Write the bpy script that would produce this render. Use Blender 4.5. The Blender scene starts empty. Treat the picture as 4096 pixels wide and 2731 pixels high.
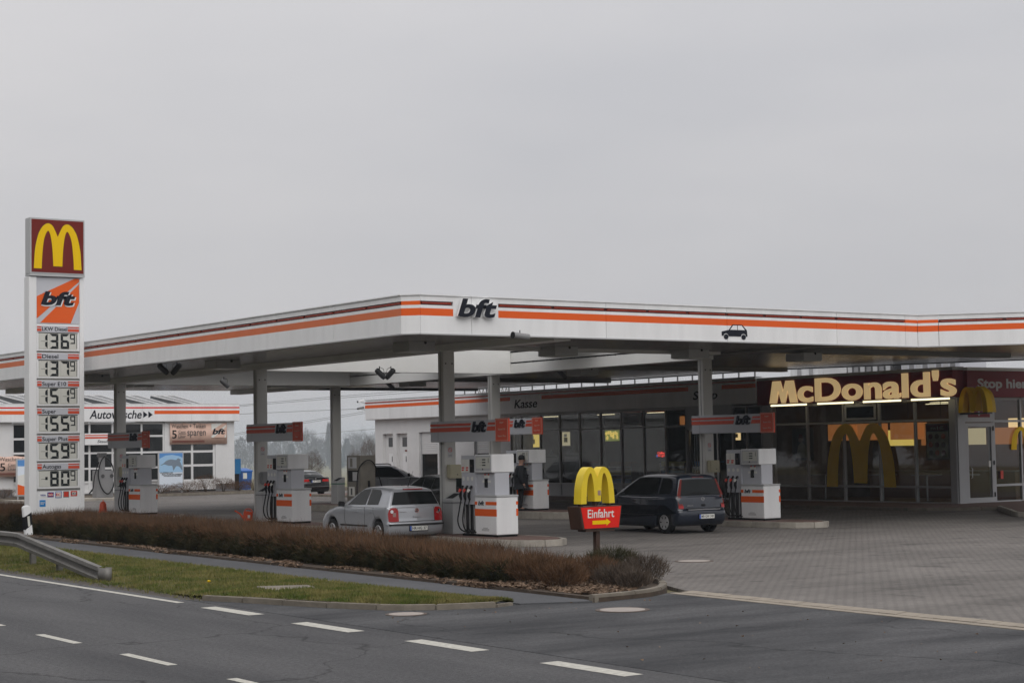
import bpy, bmesh, math, random
import numpy as np
from mathutils import Matrix, Vector
random.seed(7); rng = np.random.default_rng(11)
R = math.radians
sc = bpy.context.scene
col = sc.collection

# ------------------------------------------------------------------ camera
# site axes: +Y runs along the road away to the left, +X runs away to the right
FPX, W0, H0, CAMZ = 7192.0, 4096.0, 2731.0, 2.4
th, pit, rol = R(35.5), math.atan(424 / FPX), R(1.0)
f0 = Vector((math.sin(th), math.cos(th), 0)); r0 = Vector((math.cos(th), -math.sin(th), 0)); u0 = Vector((0, 0, 1))
fw = math.cos(pit) * f0 + math.sin(pit) * u0
up = math.cos(pit) * u0 - math.sin(pit) * f0
cr = math.cos(rol) * r0 - math.sin(rol) * up
cu = math.sin(rol) * r0 + math.cos(rol) * up
cam = bpy.data.cameras.new('camera'); camo = bpy.data.objects.new('camera', cam); col.objects.link(camo)
cam.sensor_width = 36; cam.lens = FPX * 36 / W0; cam.clip_end = 6000; cam.clip_start = 0.1
M4 = Matrix((cr, cu, -fw)).transposed().to_4x4(); M4.translation = Vector((0, 0, CAMZ)); camo.matrix_world = M4
sc.camera = camo
def ray(px, py): return fw * FPX + cr * (px - W0 / 2) - cu * (py - H0 / 2)
def onz(px, py, z=0.0):
    d = ray(px, py); return Vector((0, 0, CAMZ)) + d * ((z - CAMZ) / d.z)
def onx(px, py, X):
    d = ray(px, py); return Vector((0, 0, CAMZ)) + d * (X / d.x)
def ony(px, py, Y):
    d = ray(px, py); return Vector((0, 0, CAMZ)) + d * (Y / d.y)

# ------------------------------------------------------------------ world, sun, exposure
world = bpy.data.worlds.new('World'); sc.world = world; world.use_nodes = True
nt = world.node_tree; nt.nodes.clear()
OVERCAST = 1.9                         # zenith to horizon luminance of the cloud cover
SUN_EL, SUN_AZ = R(48), R(205)          # azimuth clockwise from +Y
sky = nt.nodes.new('ShaderNodeTexSky'); sky.sky_type = 'NISHITA'; sky.sun_disc = False
sky.sun_elevation = SUN_EL; sky.sun_rotation = SUN_AZ; sky.dust_density = 6; sky.air_density = 2
hs = nt.nodes.new('ShaderNodeHueSaturation'); hs.inputs['Saturation'].default_value = 0.10
nt.links.new(sky.outputs[0], hs.inputs['Color'])
mxw = nt.nodes.new('ShaderNodeMix'); mxw.data_type = 'RGBA'; mxw.inputs[0].default_value = 0.86
nt.links.new(hs.outputs[0], mxw.inputs[6])
tc = nt.nodes.new('ShaderNodeTexCoord'); mp = nt.nodes.new('ShaderNodeMapping'); mp.inputs['Scale'].default_value = (1.0, 1.0, 3.5)
nz = nt.nodes.new('ShaderNodeTexNoise'); nz.inputs['Scale'].default_value = 2.3; nz.inputs['Detail'].default_value = 4
rp = nt.nodes.new('ShaderNodeValToRGB')
rp.color_ramp.elements[0].position = .25; rp.color_ramp.elements[0].color = (.515, .517, .545, 1)
rp.color_ramp.elements[1].position = .75; rp.color_ramp.elements[1].color = (.648, .634, .642, 1)
sclw = nt.nodes.new('ShaderNodeVectorMath'); sclw.operation = 'SCALE'; sclw.inputs[3].default_value = 9.6
nt.links.new(tc.outputs['Generated'], mp.inputs[0]); nt.links.new(mp.outputs[0], nz.inputs['Vector'])
sepw = nt.nodes.new('ShaderNodeSeparateXYZ'); nt.links.new(tc.outputs['Generated'], sepw.inputs[0])
ovc = nt.nodes.new('ShaderNodeMapRange'); ovc.inputs[1].default_value = 0; ovc.inputs[2].default_value = 1; ovc.inputs[3].default_value = 9.8; ovc.inputs[4].default_value = 9.8 * OVERCAST
nt.links.new(sepw.outputs[2], ovc.inputs[0]); nt.links.new(ovc.outputs[0], sclw.inputs[3])
nt.links.new(nz.outputs[0], rp.inputs[0]); nt.links.new(rp.outputs[0], sclw.inputs[0]); nt.links.new(sclw.outputs[0], mxw.inputs[7])
bg = nt.nodes.new('ShaderNodeBackground'); bg.inputs['Strength'].default_value = 0.10
nt.links.new(mxw.outputs[2], bg.inputs[0])
wo = nt.nodes.new('ShaderNodeOutputWorld'); nt.links.new(bg.outputs[0], wo.inputs[0])
sun = bpy.data.lights.new('sun', 'SUN'); sun.energy = 1.2; sun.angle = R(60); sun.color = (1, .97, .93)
suno = bpy.data.objects.new('sun', sun); col.objects.link(suno)
sd = Vector((math.sin(SUN_AZ) * math.cos(SUN_EL), math.cos(SUN_AZ) * math.cos(SUN_EL), math.sin(SUN_EL)))
suno.rotation_euler = (-sd).to_track_quat('-Z', 'Y').to_euler(); suno.location = sd * 60
sc.view_settings.view_transform = 'Standard'; sc.view_settings.look = 'None'
sc.view_settings.exposure = 0.0; sc.view_settings.gamma = 1.0; sc.view_settings.use_curve_mapping = False
sc.cycles.max_bounces = 8; sc.cycles.transparent_max_bounces = 16; sc.cycles.volume_bounces = 2
sc.cycles.caustics_reflective = False; sc.cycles.caustics_refractive = False
sc.cycles.use_denoising = True; sc.cycles.sample_clamp_indirect = 4

# ------------------------------------------------------------------ materials
MAT = {}
def nd(t, k): return t.nodes.new(k)
def mat(name, c, rough=.55, metal=0., spec=.5, noise=0., nscale=6., bump=0., bscale=60., emit=None, estr=0., coat=0., streak=False, trans=0.):
    if name in MAT: return MAT[name]
    m = bpy.data.materials.new(name); m.use_nodes = True; t = m.node_tree; b = t.nodes['Principled BSDF']
    b.inputs['Base Color'].default_value = (*c, 1); b.inputs['Roughness'].default_value = rough
    b.inputs['Metallic'].default_value = metal; b.inputs['Specular IOR Level'].default_value = spec
    if coat: b.inputs['Coat Weight'].default_value = coat; b.inputs['Coat Roughness'].default_value = .06
    if emit: b.inputs['Emission Color'].default_value = (*emit, 1); b.inputs['Emission Strength'].default_value = estr
    if noise or bump:
        g = nd(t, 'ShaderNodeTexCoord')
        if noise:
            mpp = nd(t, 'ShaderNodeMapping')
            if streak: mpp.inputs['Scale'].default_value = (1, 1, .12)
            t.links.new(g.outputs['Object'], mpp.inputs[0])
            n = nd(t, 'ShaderNodeTexNoise'); n.inputs['Scale'].default_value = nscale; n.inputs['Detail'].default_value = 6; n.inputs['Roughness'].default_value = .65
            t.links.new(mpp.outputs[0], n.inputs['Vector'])
            r = nd(t, 'ShaderNodeValToRGB'); e = r.color_ramp.elements
            e[0].position = .3; e[1].position = .72
            e[0].color = (*[max(0, v * (1 - noise)) for v in c], 1); e[1].color = (*[min(1, v * (1 + noise * .6)) for v in c], 1)
            t.links.new(n.outputs[0], r.inputs[0]); t.links.new(r.outputs[0], b.inputs['Base Color'])
        if bump:
            n2 = nd(t, 'ShaderNodeTexNoise'); n2.inputs['Scale'].default_value = bscale; n2.inputs['Detail'].default_value = 3
            t.links.new(g.outputs['Object'], n2.inputs['Vector'])
            bp = nd(t, 'ShaderNodeBump'); bp.inputs['Strength'].default_value = bump; bp.inputs['Distance'].default_value = .02
            t.links.new(n2.outputs[0], bp.inputs['Height']); t.links.new(bp.outputs[0], b.inputs['Normal'])
    MAT[name] = m; return m

def asphalt(name, lo, hi, stretch=(1, 1, 1), speck=.35, crack=True, rot=0.):
    m = bpy.data.materials.new(name); m.use_nodes = True; t = m.node_tree; b = t.nodes['Principled BSDF']
    b.inputs['Roughness'].default_value = .88; b.inputs['Specular IOR Level'].default_value = .25
    g = nd(t, 'ShaderNodeTexCoord'); mpp = nd(t, 'ShaderNodeMapping'); mpp.inputs['Scale'].default_value = stretch; mpp.inputs['Rotation'].default_value = (0, 0, rot)
    t.links.new(g.outputs['Object'], mpp.inputs[0])
    n = nd(t, 'ShaderNodeTexNoise'); n.inputs['Scale'].default_value = .55; n.inputs['Detail'].default_value = 7; n.inputs['Roughness'].default_value = .62
    t.links.new(mpp.outputs[0], n.inputs['Vector'])
    r = nd(t, 'ShaderNodeValToRGB'); e = r.color_ramp.elements; e[0].position = .36; e[1].position = .64
    e[0].color = (*lo, 1); e[1].color = (*hi, 1); t.links.new(n.outputs[0], r.inputs[0])
    s = nd(t, 'ShaderNodeTexNoise'); s.inputs['Scale'].default_value = 75; s.inputs['Detail'].default_value = 2
    t.links.new(g.outputs['Object'], s.inputs['Vector'])
    s2 = nd(t, 'ShaderNodeTexNoise'); s2.inputs['Scale'].default_value = 17; s2.inputs['Detail'].default_value = 5; s2.inputs['Roughness'].default_value = .75
    t.links.new(g.outputs['Object'], s2.inputs['Vector'])
    av = nd(t, 'ShaderNodeMath'); av.operation = 'ADD'; t.links.new(s.outputs[0], av.inputs[0]); t.links.new(s2.outputs[0], av.inputs[1])
    mm = nd(t, 'ShaderNodeMapRange'); mm.inputs[1].default_value = .7; mm.inputs[2].default_value = 1.3; mm.inputs[3].default_value = 1 - speck; mm.inputs[4].default_value = 1 + speck
    t.links.new(av.outputs[0], mm.inputs[0])
    v = nd(t, 'ShaderNodeVectorMath'); v.operation = 'SCALE'; t.links.new(r.outputs[0], v.inputs[0]); t.links.new(mm.outputs[0], v.inputs[3])
    out = v.outputs[0]
    if crack:
        vo = nd(t, 'ShaderNodeTexVoronoi'); vo.feature = 'DISTANCE_TO_EDGE'; vo.inputs['Scale'].default_value = .16
        wn = nd(t, 'ShaderNodeTexNoise'); wn.inputs['Scale'].default_value = 1.2; wn.inputs['Detail'].default_value = 5
        t.links.new(g.outputs['Object'], wn.inputs['Vector'])
        ad = nd(t, 'ShaderNodeVectorMath'); ad.operation = 'MULTIPLY_ADD'; ad.inputs[1].default_value = (1.2, 1.2, 0)
        t.links.new(wn.outputs[1], ad.inputs[0]); t.links.new(g.outputs['Object'], ad.inputs[2]); t.links.new(ad.outputs[0], vo.inputs['Vector'])
        cm = nd(t, 'ShaderNodeMapRange'); cm.inputs[1].default_value = .0; cm.inputs[2].default_value = .0045; cm.inputs[3].default_value = .45; cm.inputs[4].default_value = 1.
        t.links.new(vo.outputs['Distance'], cm.inputs[0])
        v2 = nd(t, 'ShaderNodeVectorMath'); v2.operation = 'SCALE'; t.links.new(out, v2.inputs[0]); t.links.new(cm.outputs[0], v2.inputs[3]); out = v2.outputs[0]
    t.links.new(out, b.inputs['Base Color'])
    bp = nd(t, 'ShaderNodeBump'); bp.inputs['Strength'].default_value = .5; bp.inputs['Distance'].default_value = .01
    t.links.new(s.outputs[0], bp.inputs['Height']); t.links.new(bp.outputs[0], b.inputs['Normal'])
    MAT[name] = m; return m

def paving(name):
    m = bpy.data.materials.new(name); m.use_nodes = True; t = m.node_tree; b = t.nodes['Principled BSDF']
    b.inputs['Roughness'].default_value = .85; b.inputs['Specular IOR Level'].default_value = .3
    g = nd(t, 'ShaderNodeTexCoord')
    mpp = nd(t, 'ShaderNodeMapping'); mpp.inputs['Rotation'].default_value = (0, 0, R(2)); t.links.new(g.outputs['Object'], mpp.inputs[0])
    br = nd(t, 'ShaderNodeTexBrick'); br.inputs['Scale'].default_value = 1.0; br.inputs['Brick Width'].default_value = .205; br.inputs['Row Height'].default_value = .105
    br.inputs['Mortar Size'].default_value = .008; br.inputs['Mortar Smooth'].default_value = .2; br.inputs['Bias'].default_value = 0
    br.inputs['Color1'].default_value = (.168, .154, .142, 1); br.inputs['Color2'].default_value = (.192, .176, .162, 1); br.inputs['Mortar'].default_value = (.062, .058, .055, 1)
    t.links.new(mpp.outputs[0], br.inputs['Vector'])
    n = nd(t, 'ShaderNodeTexNoise'); n.inputs['Scale'].default_value = .28; n.inputs['Detail'].default_value = 8; n.inputs['Roughness'].default_value = .6
    t.links.new(g.outputs['Object'], n.inputs['Vector'])
    mm = nd(t, 'ShaderNodeMapRange'); mm.inputs[1].default_value = .32; mm.inputs[2].default_value = .68; mm.inputs[3].default_value = .74; mm.inputs[4].default_value = 1.12
    t.links.new(n.outputs[0], mm.inputs[0])
    v = nd(t, 'ShaderNodeVectorMath'); v.operation = 'SCALE'; t.links.new(br.outputs[0], v.inputs[0]); t.links.new(mm.outputs[0], v.inputs[3])
    n3 = nd(t, 'ShaderNodeTexNoise'); n3.inputs['Scale'].default_value = 1.3; n3.inputs['Detail'].default_value = 5; t.links.new(g.outputs['Object'], n3.inputs['Vector'])
    m3 = nd(t, 'ShaderNodeMapRange'); m3.inputs[1].default_value = .58; m3.inputs[2].default_value = .72; m3.inputs[3].default_value = 1.; m3.inputs[4].default_value = .55; t.links.new(n3.outputs[0], m3.inputs[0])
    mp4 = nd(t, 'ShaderNodeMapping'); mp4.inputs['Rotation'].default_value = (0, 0, R(35)); mp4.inputs['Scale'].default_value = (.18, 1.6, 1); t.links.new(g.outputs['Object'], mp4.inputs[0])
    n4 = nd(t, 'ShaderNodeTexNoise'); n4.inputs['Scale'].default_value = .8; n4.inputs['Detail'].default_value = 3; t.links.new(mp4.outputs[0], n4.inputs['Vector'])
    m4 = nd(t, 'ShaderNodeMapRange'); m4.inputs[1].default_value = .5; m4.inputs[2].default_value = .75; m4.inputs[3].default_value = 1.; m4.inputs[4].default_value = .72; t.links.new(n4.outputs[0], m4.inputs[0])
    mu = nd(t, 'ShaderNodeMath'); mu.operation = 'MULTIPLY'; t.links.new(m3.outputs[0], mu.inputs[0]); t.links.new(m4.outputs[0], mu.inputs[1])
    vv = nd(t, 'ShaderNodeVectorMath'); vv.operation = 'SCALE'; t.links.new(v.outputs[0], vv.inputs[0]); t.links.new(mu.outputs[0], vv.inputs[3])
    t.links.new(vv.outputs[0], b.inputs['Base Color'])
    bp = nd(t, 'ShaderNodeBump'); bp.inputs['Strength'].default_value = .6; bp.inputs['Distance'].default_value = .01; bp.invert = True
    t.links.new(br.outputs['Fac'], bp.inputs['Height']); t.links.new(bp.outputs[0], b.inputs['Normal'])
    MAT[name] = m; return m

def twocol(name, c1, c2, scale, rough=.9, axis=None, lo=.35, hi=.65):
    """colour varied by noise between two real colours"""
    m = bpy.data.materials.new(name); m.use_nodes = True; t = m.node_tree; b = t.nodes['Principled BSDF']
    b.inputs['Roughness'].default_value = rough; b.inputs['Specular IOR Level'].default_value = .2
    g = nd(t, 'ShaderNodeTexCoord'); n = nd(t, 'ShaderNodeTexNoise'); n.inputs['Scale'].default_value = scale; n.inputs['Detail'].default_value = 5
    t.links.new(g.outputs['Object'], n.inputs['Vector'])
    r = nd(t, 'ShaderNodeValToRGB'); e = r.color_ramp.elements; e[0].position = lo; e[1].position = hi; e[0].color = (*c1, 1); e[1].color = (*c2, 1)
    t.links.new(n.outputs[0], r.inputs[0]); t.links.new(r.outputs[0], b.inputs['Base Color']); MAT[name] = m; return m

def glassmat(name, tint, refl=1.0, rough=.02):
    m = bpy.data.materials.new(name); m.use_nodes = True; t = m.node_tree; t.nodes.remove(t.nodes['Principled BSDF'])
    o = t.nodes['Material Output']; tr = nd(t, 'ShaderNodeBsdfTransparent'); tr.inputs[0].default_value = (*tint, 1)
    gl = nd(t, 'ShaderNodeBsdfGlossy'); gl.inputs['Roughness'].default_value = rough; gl.inputs[0].default_value = (refl, refl, refl, 1)
    lw = nd(t, 'ShaderNodeLayerWeight'); lw.inputs[0].default_value = .5
    pw_ = nd(t, 'ShaderNodeMath'); pw_.operation = 'POWER'; pw_.inputs[1].default_value = 5; t.links.new(lw.outputs['Facing'], pw_.inputs[0])
    fr = nd(t, 'ShaderNodeMath'); fr.operation = 'MULTIPLY_ADD'; fr.inputs[1].default_value = .96; fr.inputs[2].default_value = .04; t.links.new(pw_.outputs[0], fr.inputs[0])
    mx = nd(t, 'ShaderNodeMixShader'); t.links.new(fr.outputs[0], mx.inputs[0]); t.links.new(tr.outputs[0], mx.inputs[1]); t.links.new(gl.outputs[0], mx.inputs[2])
    t.links.new(mx.outputs[0], o.inputs[0]); MAT[name] = m; return m

def soffitmat(name, c):
    m = bpy.data.materials.new(name); m.use_nodes = True; t = m.node_tree; b = t.nodes['Principled BSDF']
    b.inputs['Base Color'].default_value = (*c, 1); b.inputs['Roughness'].default_value = .24
    g = nd(t, 'ShaderNodeTexCoord'); w = nd(t, 'ShaderNodeTexWave'); w.bands_direction = 'Y'; w.inputs['Scale'].default_value = 1.6; w.inputs['Distortion'].default_value = 0
    t.links.new(g.outputs['Object'], w.inputs['Vector'])
    r = nd(t, 'ShaderNodeValToRGB'); e = r.color_ramp.elements; e[0].position = .02; e[1].position = .12; e[0].color = (.012, .012, .012, 1); e[1].color = (*c, 1)
    t.links.new(w.outputs[0], r.inputs[0]); t.links.new(r.outputs[0], b.inputs['Base Color'])
    bp = nd(t, 'ShaderNodeBump'); bp.inputs['Strength'].default_value = .5; bp.inputs['Distance'].default_value = .02
    t.links.new(w.outputs[0], bp.inputs['Height']); t.links.new(bp.outputs[0], b.inputs['Normal']); MAT[name] = m; return m

mat('white', (.80, .805, .81), .4, noise=.07, nscale=1.2, streak=True)
mat('white_panel', (.82, .825, .83), .35, noise=.11, nscale=1.6, streak=True)
mat('white_plaster', (.70, .70, .70), .8, noise=.06, nscale=1.5, bump=.15, bscale=90)
mat('orange', (.76, .115, .016), .5, spec=.25)
mat('orange_painted_sheen', (.68, .17, .06), .45, noise=.1, nscale=.7)  # paler orange: grazing reflection on the left fascia put into the colour
mat('orange_red', (.62, .075, .030), .45)
mat('tube_red', (.30, .035, .015), .25)
mat('tube_back', (.10, .015, .01), .6)
mat('navy', (.012, .014, .022), .6, spec=.18)
mat('black', (.012, .012, .013), .6, spec=.18)
mat('rubber', (.014, .014, .014), .6, spec=.18)
mat('dark_grey', (.06, .06, .062), .5)
mat('mid_grey', (.22, .22, .225), .5)
mat('light_grey', (.46, .465, .47), .45, noise=.06, nscale=2)
mat('column_grey', (.56, .555, .53), .5, noise=.08, nscale=1.2, streak=True)
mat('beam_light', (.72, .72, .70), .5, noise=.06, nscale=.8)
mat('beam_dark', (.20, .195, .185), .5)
mat('gutter', (.05, .05, .05), .5)
mat('steel', (.45, .45, .46), .35, metal=.9)
mat('rail_steel', (.17, .163, .15), .55, metal=.25, noise=.25, nscale=3)
mat('maroon', (.165, .018, .013), .5, spec=.2)
mat('wine', (.19, .010, .018), .5, spec=.25)
mat('yellow', (.84, .54, .0), .5, spec=.2)
mat('arch_yellow', (.74, .55, .02), .4, noise=.08, nscale=3)
mat('sign_red', (.70, .018, .010), .5, spec=.2)
mat('sign_brown', (.055, .026, .016), .5, noise=.2, nscale=5)
mat('lcd', (.60, .60, .55), .3)
mat('lcd_line', (.30, .30, .28), .4)
mat('lcd_dark', (.016, .020, .022), .5, spec=.2)
mat('head_grey', (.52, .53, .57), .4)
mat('concrete', (.36, .33, .285), .85, noise=.28, nscale=2.5, bump=.3, bscale=40)
mat('kerb', (.20, .175, .14), .85, noise=.3, nscale=3, bump=.3, bscale=40)
mat('edging', (.29, .25, .20), .85, noise=.2, nscale=3, bump=.2, bscale=40)
mat('red_paver', (.135, .080, .065), .85, noise=.25, nscale=5)
mat('road_paint', (.50, .485, .43), .7, noise=.35, nscale=14)
mat('blue', (.02, .12, .42), .45)
mat('blue_board', (.012, .15, .36), .45)
mat('can_orange', (.70, .075, .014), .4)
mat('green', (.03, .17, .10), .5)
mat('beige', (.43, .40, .28), .5)
mat('cream_added_glow', (.80, .62, .34), .5, emit=(1., .70, .34), estr=.34)  # cream letters; glow added for the light of the tubes below them
mat('tube_light', (.9, .85, .7), .4, emit=(1., .86, .52), estr=2.0)
mat('lamp_orange', (.6, .34, .16), .6, emit=(1., .36, .10), estr=.22)
mat('lamp_cream', (.8, .65, .4), .6, emit=(1., .70, .33), estr=.9)
mat('neon_red', (.5, .02, .02), .5, emit=(1., .05, .03), estr=1.0)
mat('neon_blue', (.05, .1, .5), .5, emit=(.1, .25, 1.), estr=.7)
mat('screen_lit', (.5, .4, .1), .5, emit=(.9, .65, .15), estr=.7)
mat('screen_green', (.3, .4, .1), .5, emit=(.55, .6, .12), estr=.25)
mat('screen_white', (.7, .65, .5), .5, emit=(1., .85, .5), estr=.35)
mat('window_yellow', (.70, .44, .0), .5)
mat('interior', (.10, .09, .085), .8, noise=.5, nscale=1.5)
mat('interior_floor', (.10, .09, .08), .6)
mat('interior_brown', (.12, .065, .03), .6)
mat('frame_grey', (.46, .465, .48), .45)
mat('frame_white', (.70, .70, .70), .45)
mat('banner', (.70, .48, .39), .7, noise=.12, nscale=2)
mat('poster_blue', (.10, .28, .62), .4)
mat('poster_sky', (.35, .56, .78), .4)
mat('poster_pale', (.72, .79, .88), .4)
mat('dolphin', (.20, .25, .31), .4)
mat('plinth_grey', (.14, .145, .155), .7)
mat('skylight_pane', (.10, .105, .11), .25)
mat('dome', (.55, .55, .54), .3)
mat('skin', (.45, .26, .19), .6)
mat('jacket', (.012, .014, .018), .8)
mat('trousers', (.010, .010, .011), .85)
mat('soil', (.07, .05, .035), .95, noise=.4, nscale=6, bump=.5, bscale=30)
mat('tail_red', (.36, .008, .008), .2)
mat('tail_clear', (.36, .22, .20), .25)
mat('plate_white', (.72, .72, .68), .4)
mat('plate_blue', (.02, .09, .45), .4)
mat('chrome', (.62, .62, .63), .15, metal=1.)
mat('hubcap', (.50, .50, .51), .3, metal=.6)
mat('trim_black', (.018, .018, .019), .5)
mat('paint_silver', (.44, .455, .485), .30, metal=.35, coat=.6)
mat('paint_navy', (.009, .014, .026), .25, metal=.0, coat=.6)
mat('paint_black', (.008, .008, .010), .25, coat=.6)
mat('paint_dark', (.012, .014, .014), .25, coat=.6)
mat('paint_pale', (.40, .41, .44), .3, metal=.15, coat=.5)
mat('car_inside', (.02, .02, .021), .8)
mat('pump_brown', (.19, .175, .15), .45, noise=.15, nscale=4)
mat('cover', (.34, .30, .27), .85, noise=.2, nscale=12)
mat('cover_rim', (.09, .065, .05), .7)
mat('cable', (.16, .165, .17), .6)
mat('bark', (.10, .09, .08), .9)
mat('sticker', (.30, .20, .18), .5)
mat('visa_blue', (.03, .05, .25), .4)
mat('card_red', (.6, .04, .02), .4)
mat('card_blue', (.02, .07, .35), .4)
mat('amex_blue', (.01, .22, .58), .4)
mat('sponge', (.5, .42, .1), .7)
asphalt('road_asphalt', (.056, .056, .059), (.096, .095, .097), (1, .16, 1), .6, rot=R(-2))
asphalt('apron_asphalt', (.034, .035, .038), (.086, .086, .089), (.45, 1.5, 1), .5, rot=R(25))
asphalt('path_asphalt', (.075, .077, .082), (.098, .10, .106), (1, .5, 1), .2, crack=False)
paving('paving')
soffitmat('soffit', (.30, .285, .265))
glassmat('glass', (.86, .88, .88))
glassmat('wash_glass', (.50, .52, .53))
glassmat('car_glass', (.16, .18, .18))
twocol('field', (.20, .165, .10), (.15, .155, .08), .02)
twocol('grass_ground', (.075, .068, .028), (.115, .10, .045), 1.2)
twocol('grass_blade', (.070, .10, .018), (.20, .175, .062), 1.7)
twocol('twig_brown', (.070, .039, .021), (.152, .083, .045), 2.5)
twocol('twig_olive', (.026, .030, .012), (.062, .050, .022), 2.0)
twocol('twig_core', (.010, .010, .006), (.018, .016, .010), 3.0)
twocol('twig_grey', (.060, .045, .035), (.11, .085, .065), 3.0)
twocol('litter', (.085, .055, .035), (.27, .19, .135), 14.)
twocol('gravel', (.05, .045, .04), (.11, .095, .08), 8.)
twocol('tree_twig', (.055, .05, .048), (.09, .078, .07), .6)
twocol('tree_twig_warm', (.085, .066, .055), (.12, .09, .075), .6)
twocol('conifer', (.018, .035, .03), (.03, .05, .04), .6)

# ------------------------------------------------------------------ mesh helpers
XF = None
class MB:
    def __init__(s): s.v = []; s.f = []; s.m = []
    def quad(s, *p, mi=0):
        n = len(s.v); s.v += [tuple(q) for q in p]; s.f.append(tuple(range(n, n + len(p)))); s.m.append(mi); return s
    def box(s, x0, x1, y0, y1, z0, z1, mi=0):
        n = len(s.v); s.v += [(x0, y0, z0), (x1, y0, z0), (x1, y1, z0), (x0, y1, z0), (x0, y0, z1), (x1, y0, z1), (x1, y1, z1), (x0, y1, z1)]
        for q in ((0, 3, 2, 1), (4, 5, 6, 7), (0, 1, 5, 4), (1, 2, 6, 5), (2, 3, 7, 6), (3, 0, 4, 7)): s.f.append(tuple(n + i for i in q)); s.m.append(mi)
        return s
    def hexa(s, p, mi=0):      # 8 points: bottom 4 ccw, top 4 ccw
        n = len(s.v); s.v += [tuple(q) for q in p]
        for q in ((0, 3, 2, 1), (4, 5, 6, 7), (0, 1, 5, 4), (1, 2, 6, 5), (2, 3, 7, 6), (3, 0, 4, 7)): s.f.append(tuple(n + i for i in q)); s.m.append(mi)
        return s
    def bar(s, a, b, w, h=None, upv=(0, 0, 1), mi=0):
        a, b = Vector(a), Vector(b); h = h or w; d = (b - a).normalized(); u = Vector(upv)
        if abs(d.dot(u)) > .98: u = Vector((1, 0, 0))
        r = d.cross(u).normalized(); u = r.cross(d)
        P = []
        for c in (a, b):
            P += [c - r * w / 2 - u * h / 2, c + r * w / 2 - u * h / 2, c + r * w / 2 + u * h / 2, c - r * w / 2 + u * h / 2]
        return s.hexa(P, mi)
    def tube(s, pts, r, n=8, mi=0, cap=True):
        pts = [Vector(p) for p in pts]; rs = r if isinstance(r, (list, tuple)) else [r] * len(pts); k = len(s.v); u = None
        for i, p in enumerate(pts):
            d = (pts[min(i + 1, len(pts) - 1)] - pts[max(i - 1, 0)]).normalized()
            if u is None: u = d.orthogonal().normalized()
            u = (u - d * u.dot(d)).normalized(); w = d.cross(u)
            for j in range(n):
                a = 2 * math.pi * j / n; s.v.append(tuple(p + (u * math.cos(a) + w * math.sin(a)) * rs[i]))
        for i in range(len(pts) - 1):
            for j in range(n):
                s.f.append((k + i * n + j, k + i * n + (j + 1) % n, k + (i + 1) * n + (j + 1) % n, k + (i + 1) * n + j)); s.m.append(mi)
        if cap:
            s.f.append(tuple(k + j for j in reversed(range(n)))); s.m.append(mi)
            e = k + (len(pts) - 1) * n; s.f.append(tuple(e + j for j in range(n))); s.m.append(mi)
        return s
    def cyl(s, a, b, r, n=16, mi=0): return s.tube([a, b], r, n, mi)
    def prism(s, poly, y0, y1, mi=0):        # poly in (x,z), extruded along y, front at y0
        k = len(s.v); n = len(poly); s.v += [(p[0], y0, p[1]) for p in poly] + [(p[0], y1, p[1]) for p in poly]
        ar = sum(poly[i][0] * poly[(i + 1) % n][1] - poly[(i + 1) % n][0] * poly[i][1] for i in range(n))
        o = list(range(n)) if ar > 0 else list(reversed(range(n)))
        s.f.append(tuple(k + i for i in o)); s.m.append(mi); s.f.append(tuple(k + n + i for i in reversed(o))); s.m.append(mi)
        for a in range(n):
            i, j = o[a], o[(a + 1) % n]; s.f.append((k + j, k + i, k + n + i, k + n + j)); s.m.append(mi)
        return s
    def slab(s, poly, z0, z1, mi=0):         # poly in (x,y)
        k = len(s.v); n = len(poly); s.v += [(p[0], p[1], z0) for p in poly] + [(p[0], p[1], z1) for p in poly]
        ar = sum(poly[i][0] * poly[(i + 1) % n][1] - poly[(i + 1) % n][0] * poly[i][1] for i in range(n))
        o = list(range(n)) if ar > 0 else list(reversed(range(n)))
        s.f.append(tuple(k + n + i for i in o)); s.m.append(mi); s.f.append(tuple(k + i for i in reversed(o))); s.m.append(mi)
        for a in range(n):
            i, j = o[a], o[(a + 1) % n]; s.f.append((k + i, k + j, k + n + j, k + n + i)); s.m.append(mi)
        return s
    def disc(s, c, r, axis='y', n=24, mi=0):
        k = len(s.v)
        for j in range(n):
            a = 2 * math.pi * j / n; ca, sa = r * math.cos(a), r * math.sin(a)
            s.v.append((c[0] + ca, c[1], c[2] + sa) if axis == 'y' else ((c[0] + ca, c[1] + sa, c[2]) if axis == 'z' else (c[0], c[1] - ca, c[2] + sa)))
        s.f.append(tuple(range(k, k + n))); s.m.append(mi); return s
    def lathe(s, prof, c=(0, 0, 0), n=24, axis='x', mi=0):   # prof: (radius, along)
        k = len(s.v); m = len(prof)
        for j in range(n):
            a = 2 * math.pi * j / n
            for (r, h) in prof:
                ca, sa = r * math.cos(a), r * math.sin(a)
                s.v.append((c[0] + h, c[1] + ca, c[2] + sa) if axis == 'x' else (c[0] + ca, c[1] + sa, c[2] + h))
        for j in range(n):
            for i in range(m - 1):
                a, b = k + j * m + i, k + ((j + 1) % n) * m + i; s.f.append((a, b, b + 1, a + 1)); s.m.append(mi)
        return s
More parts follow.
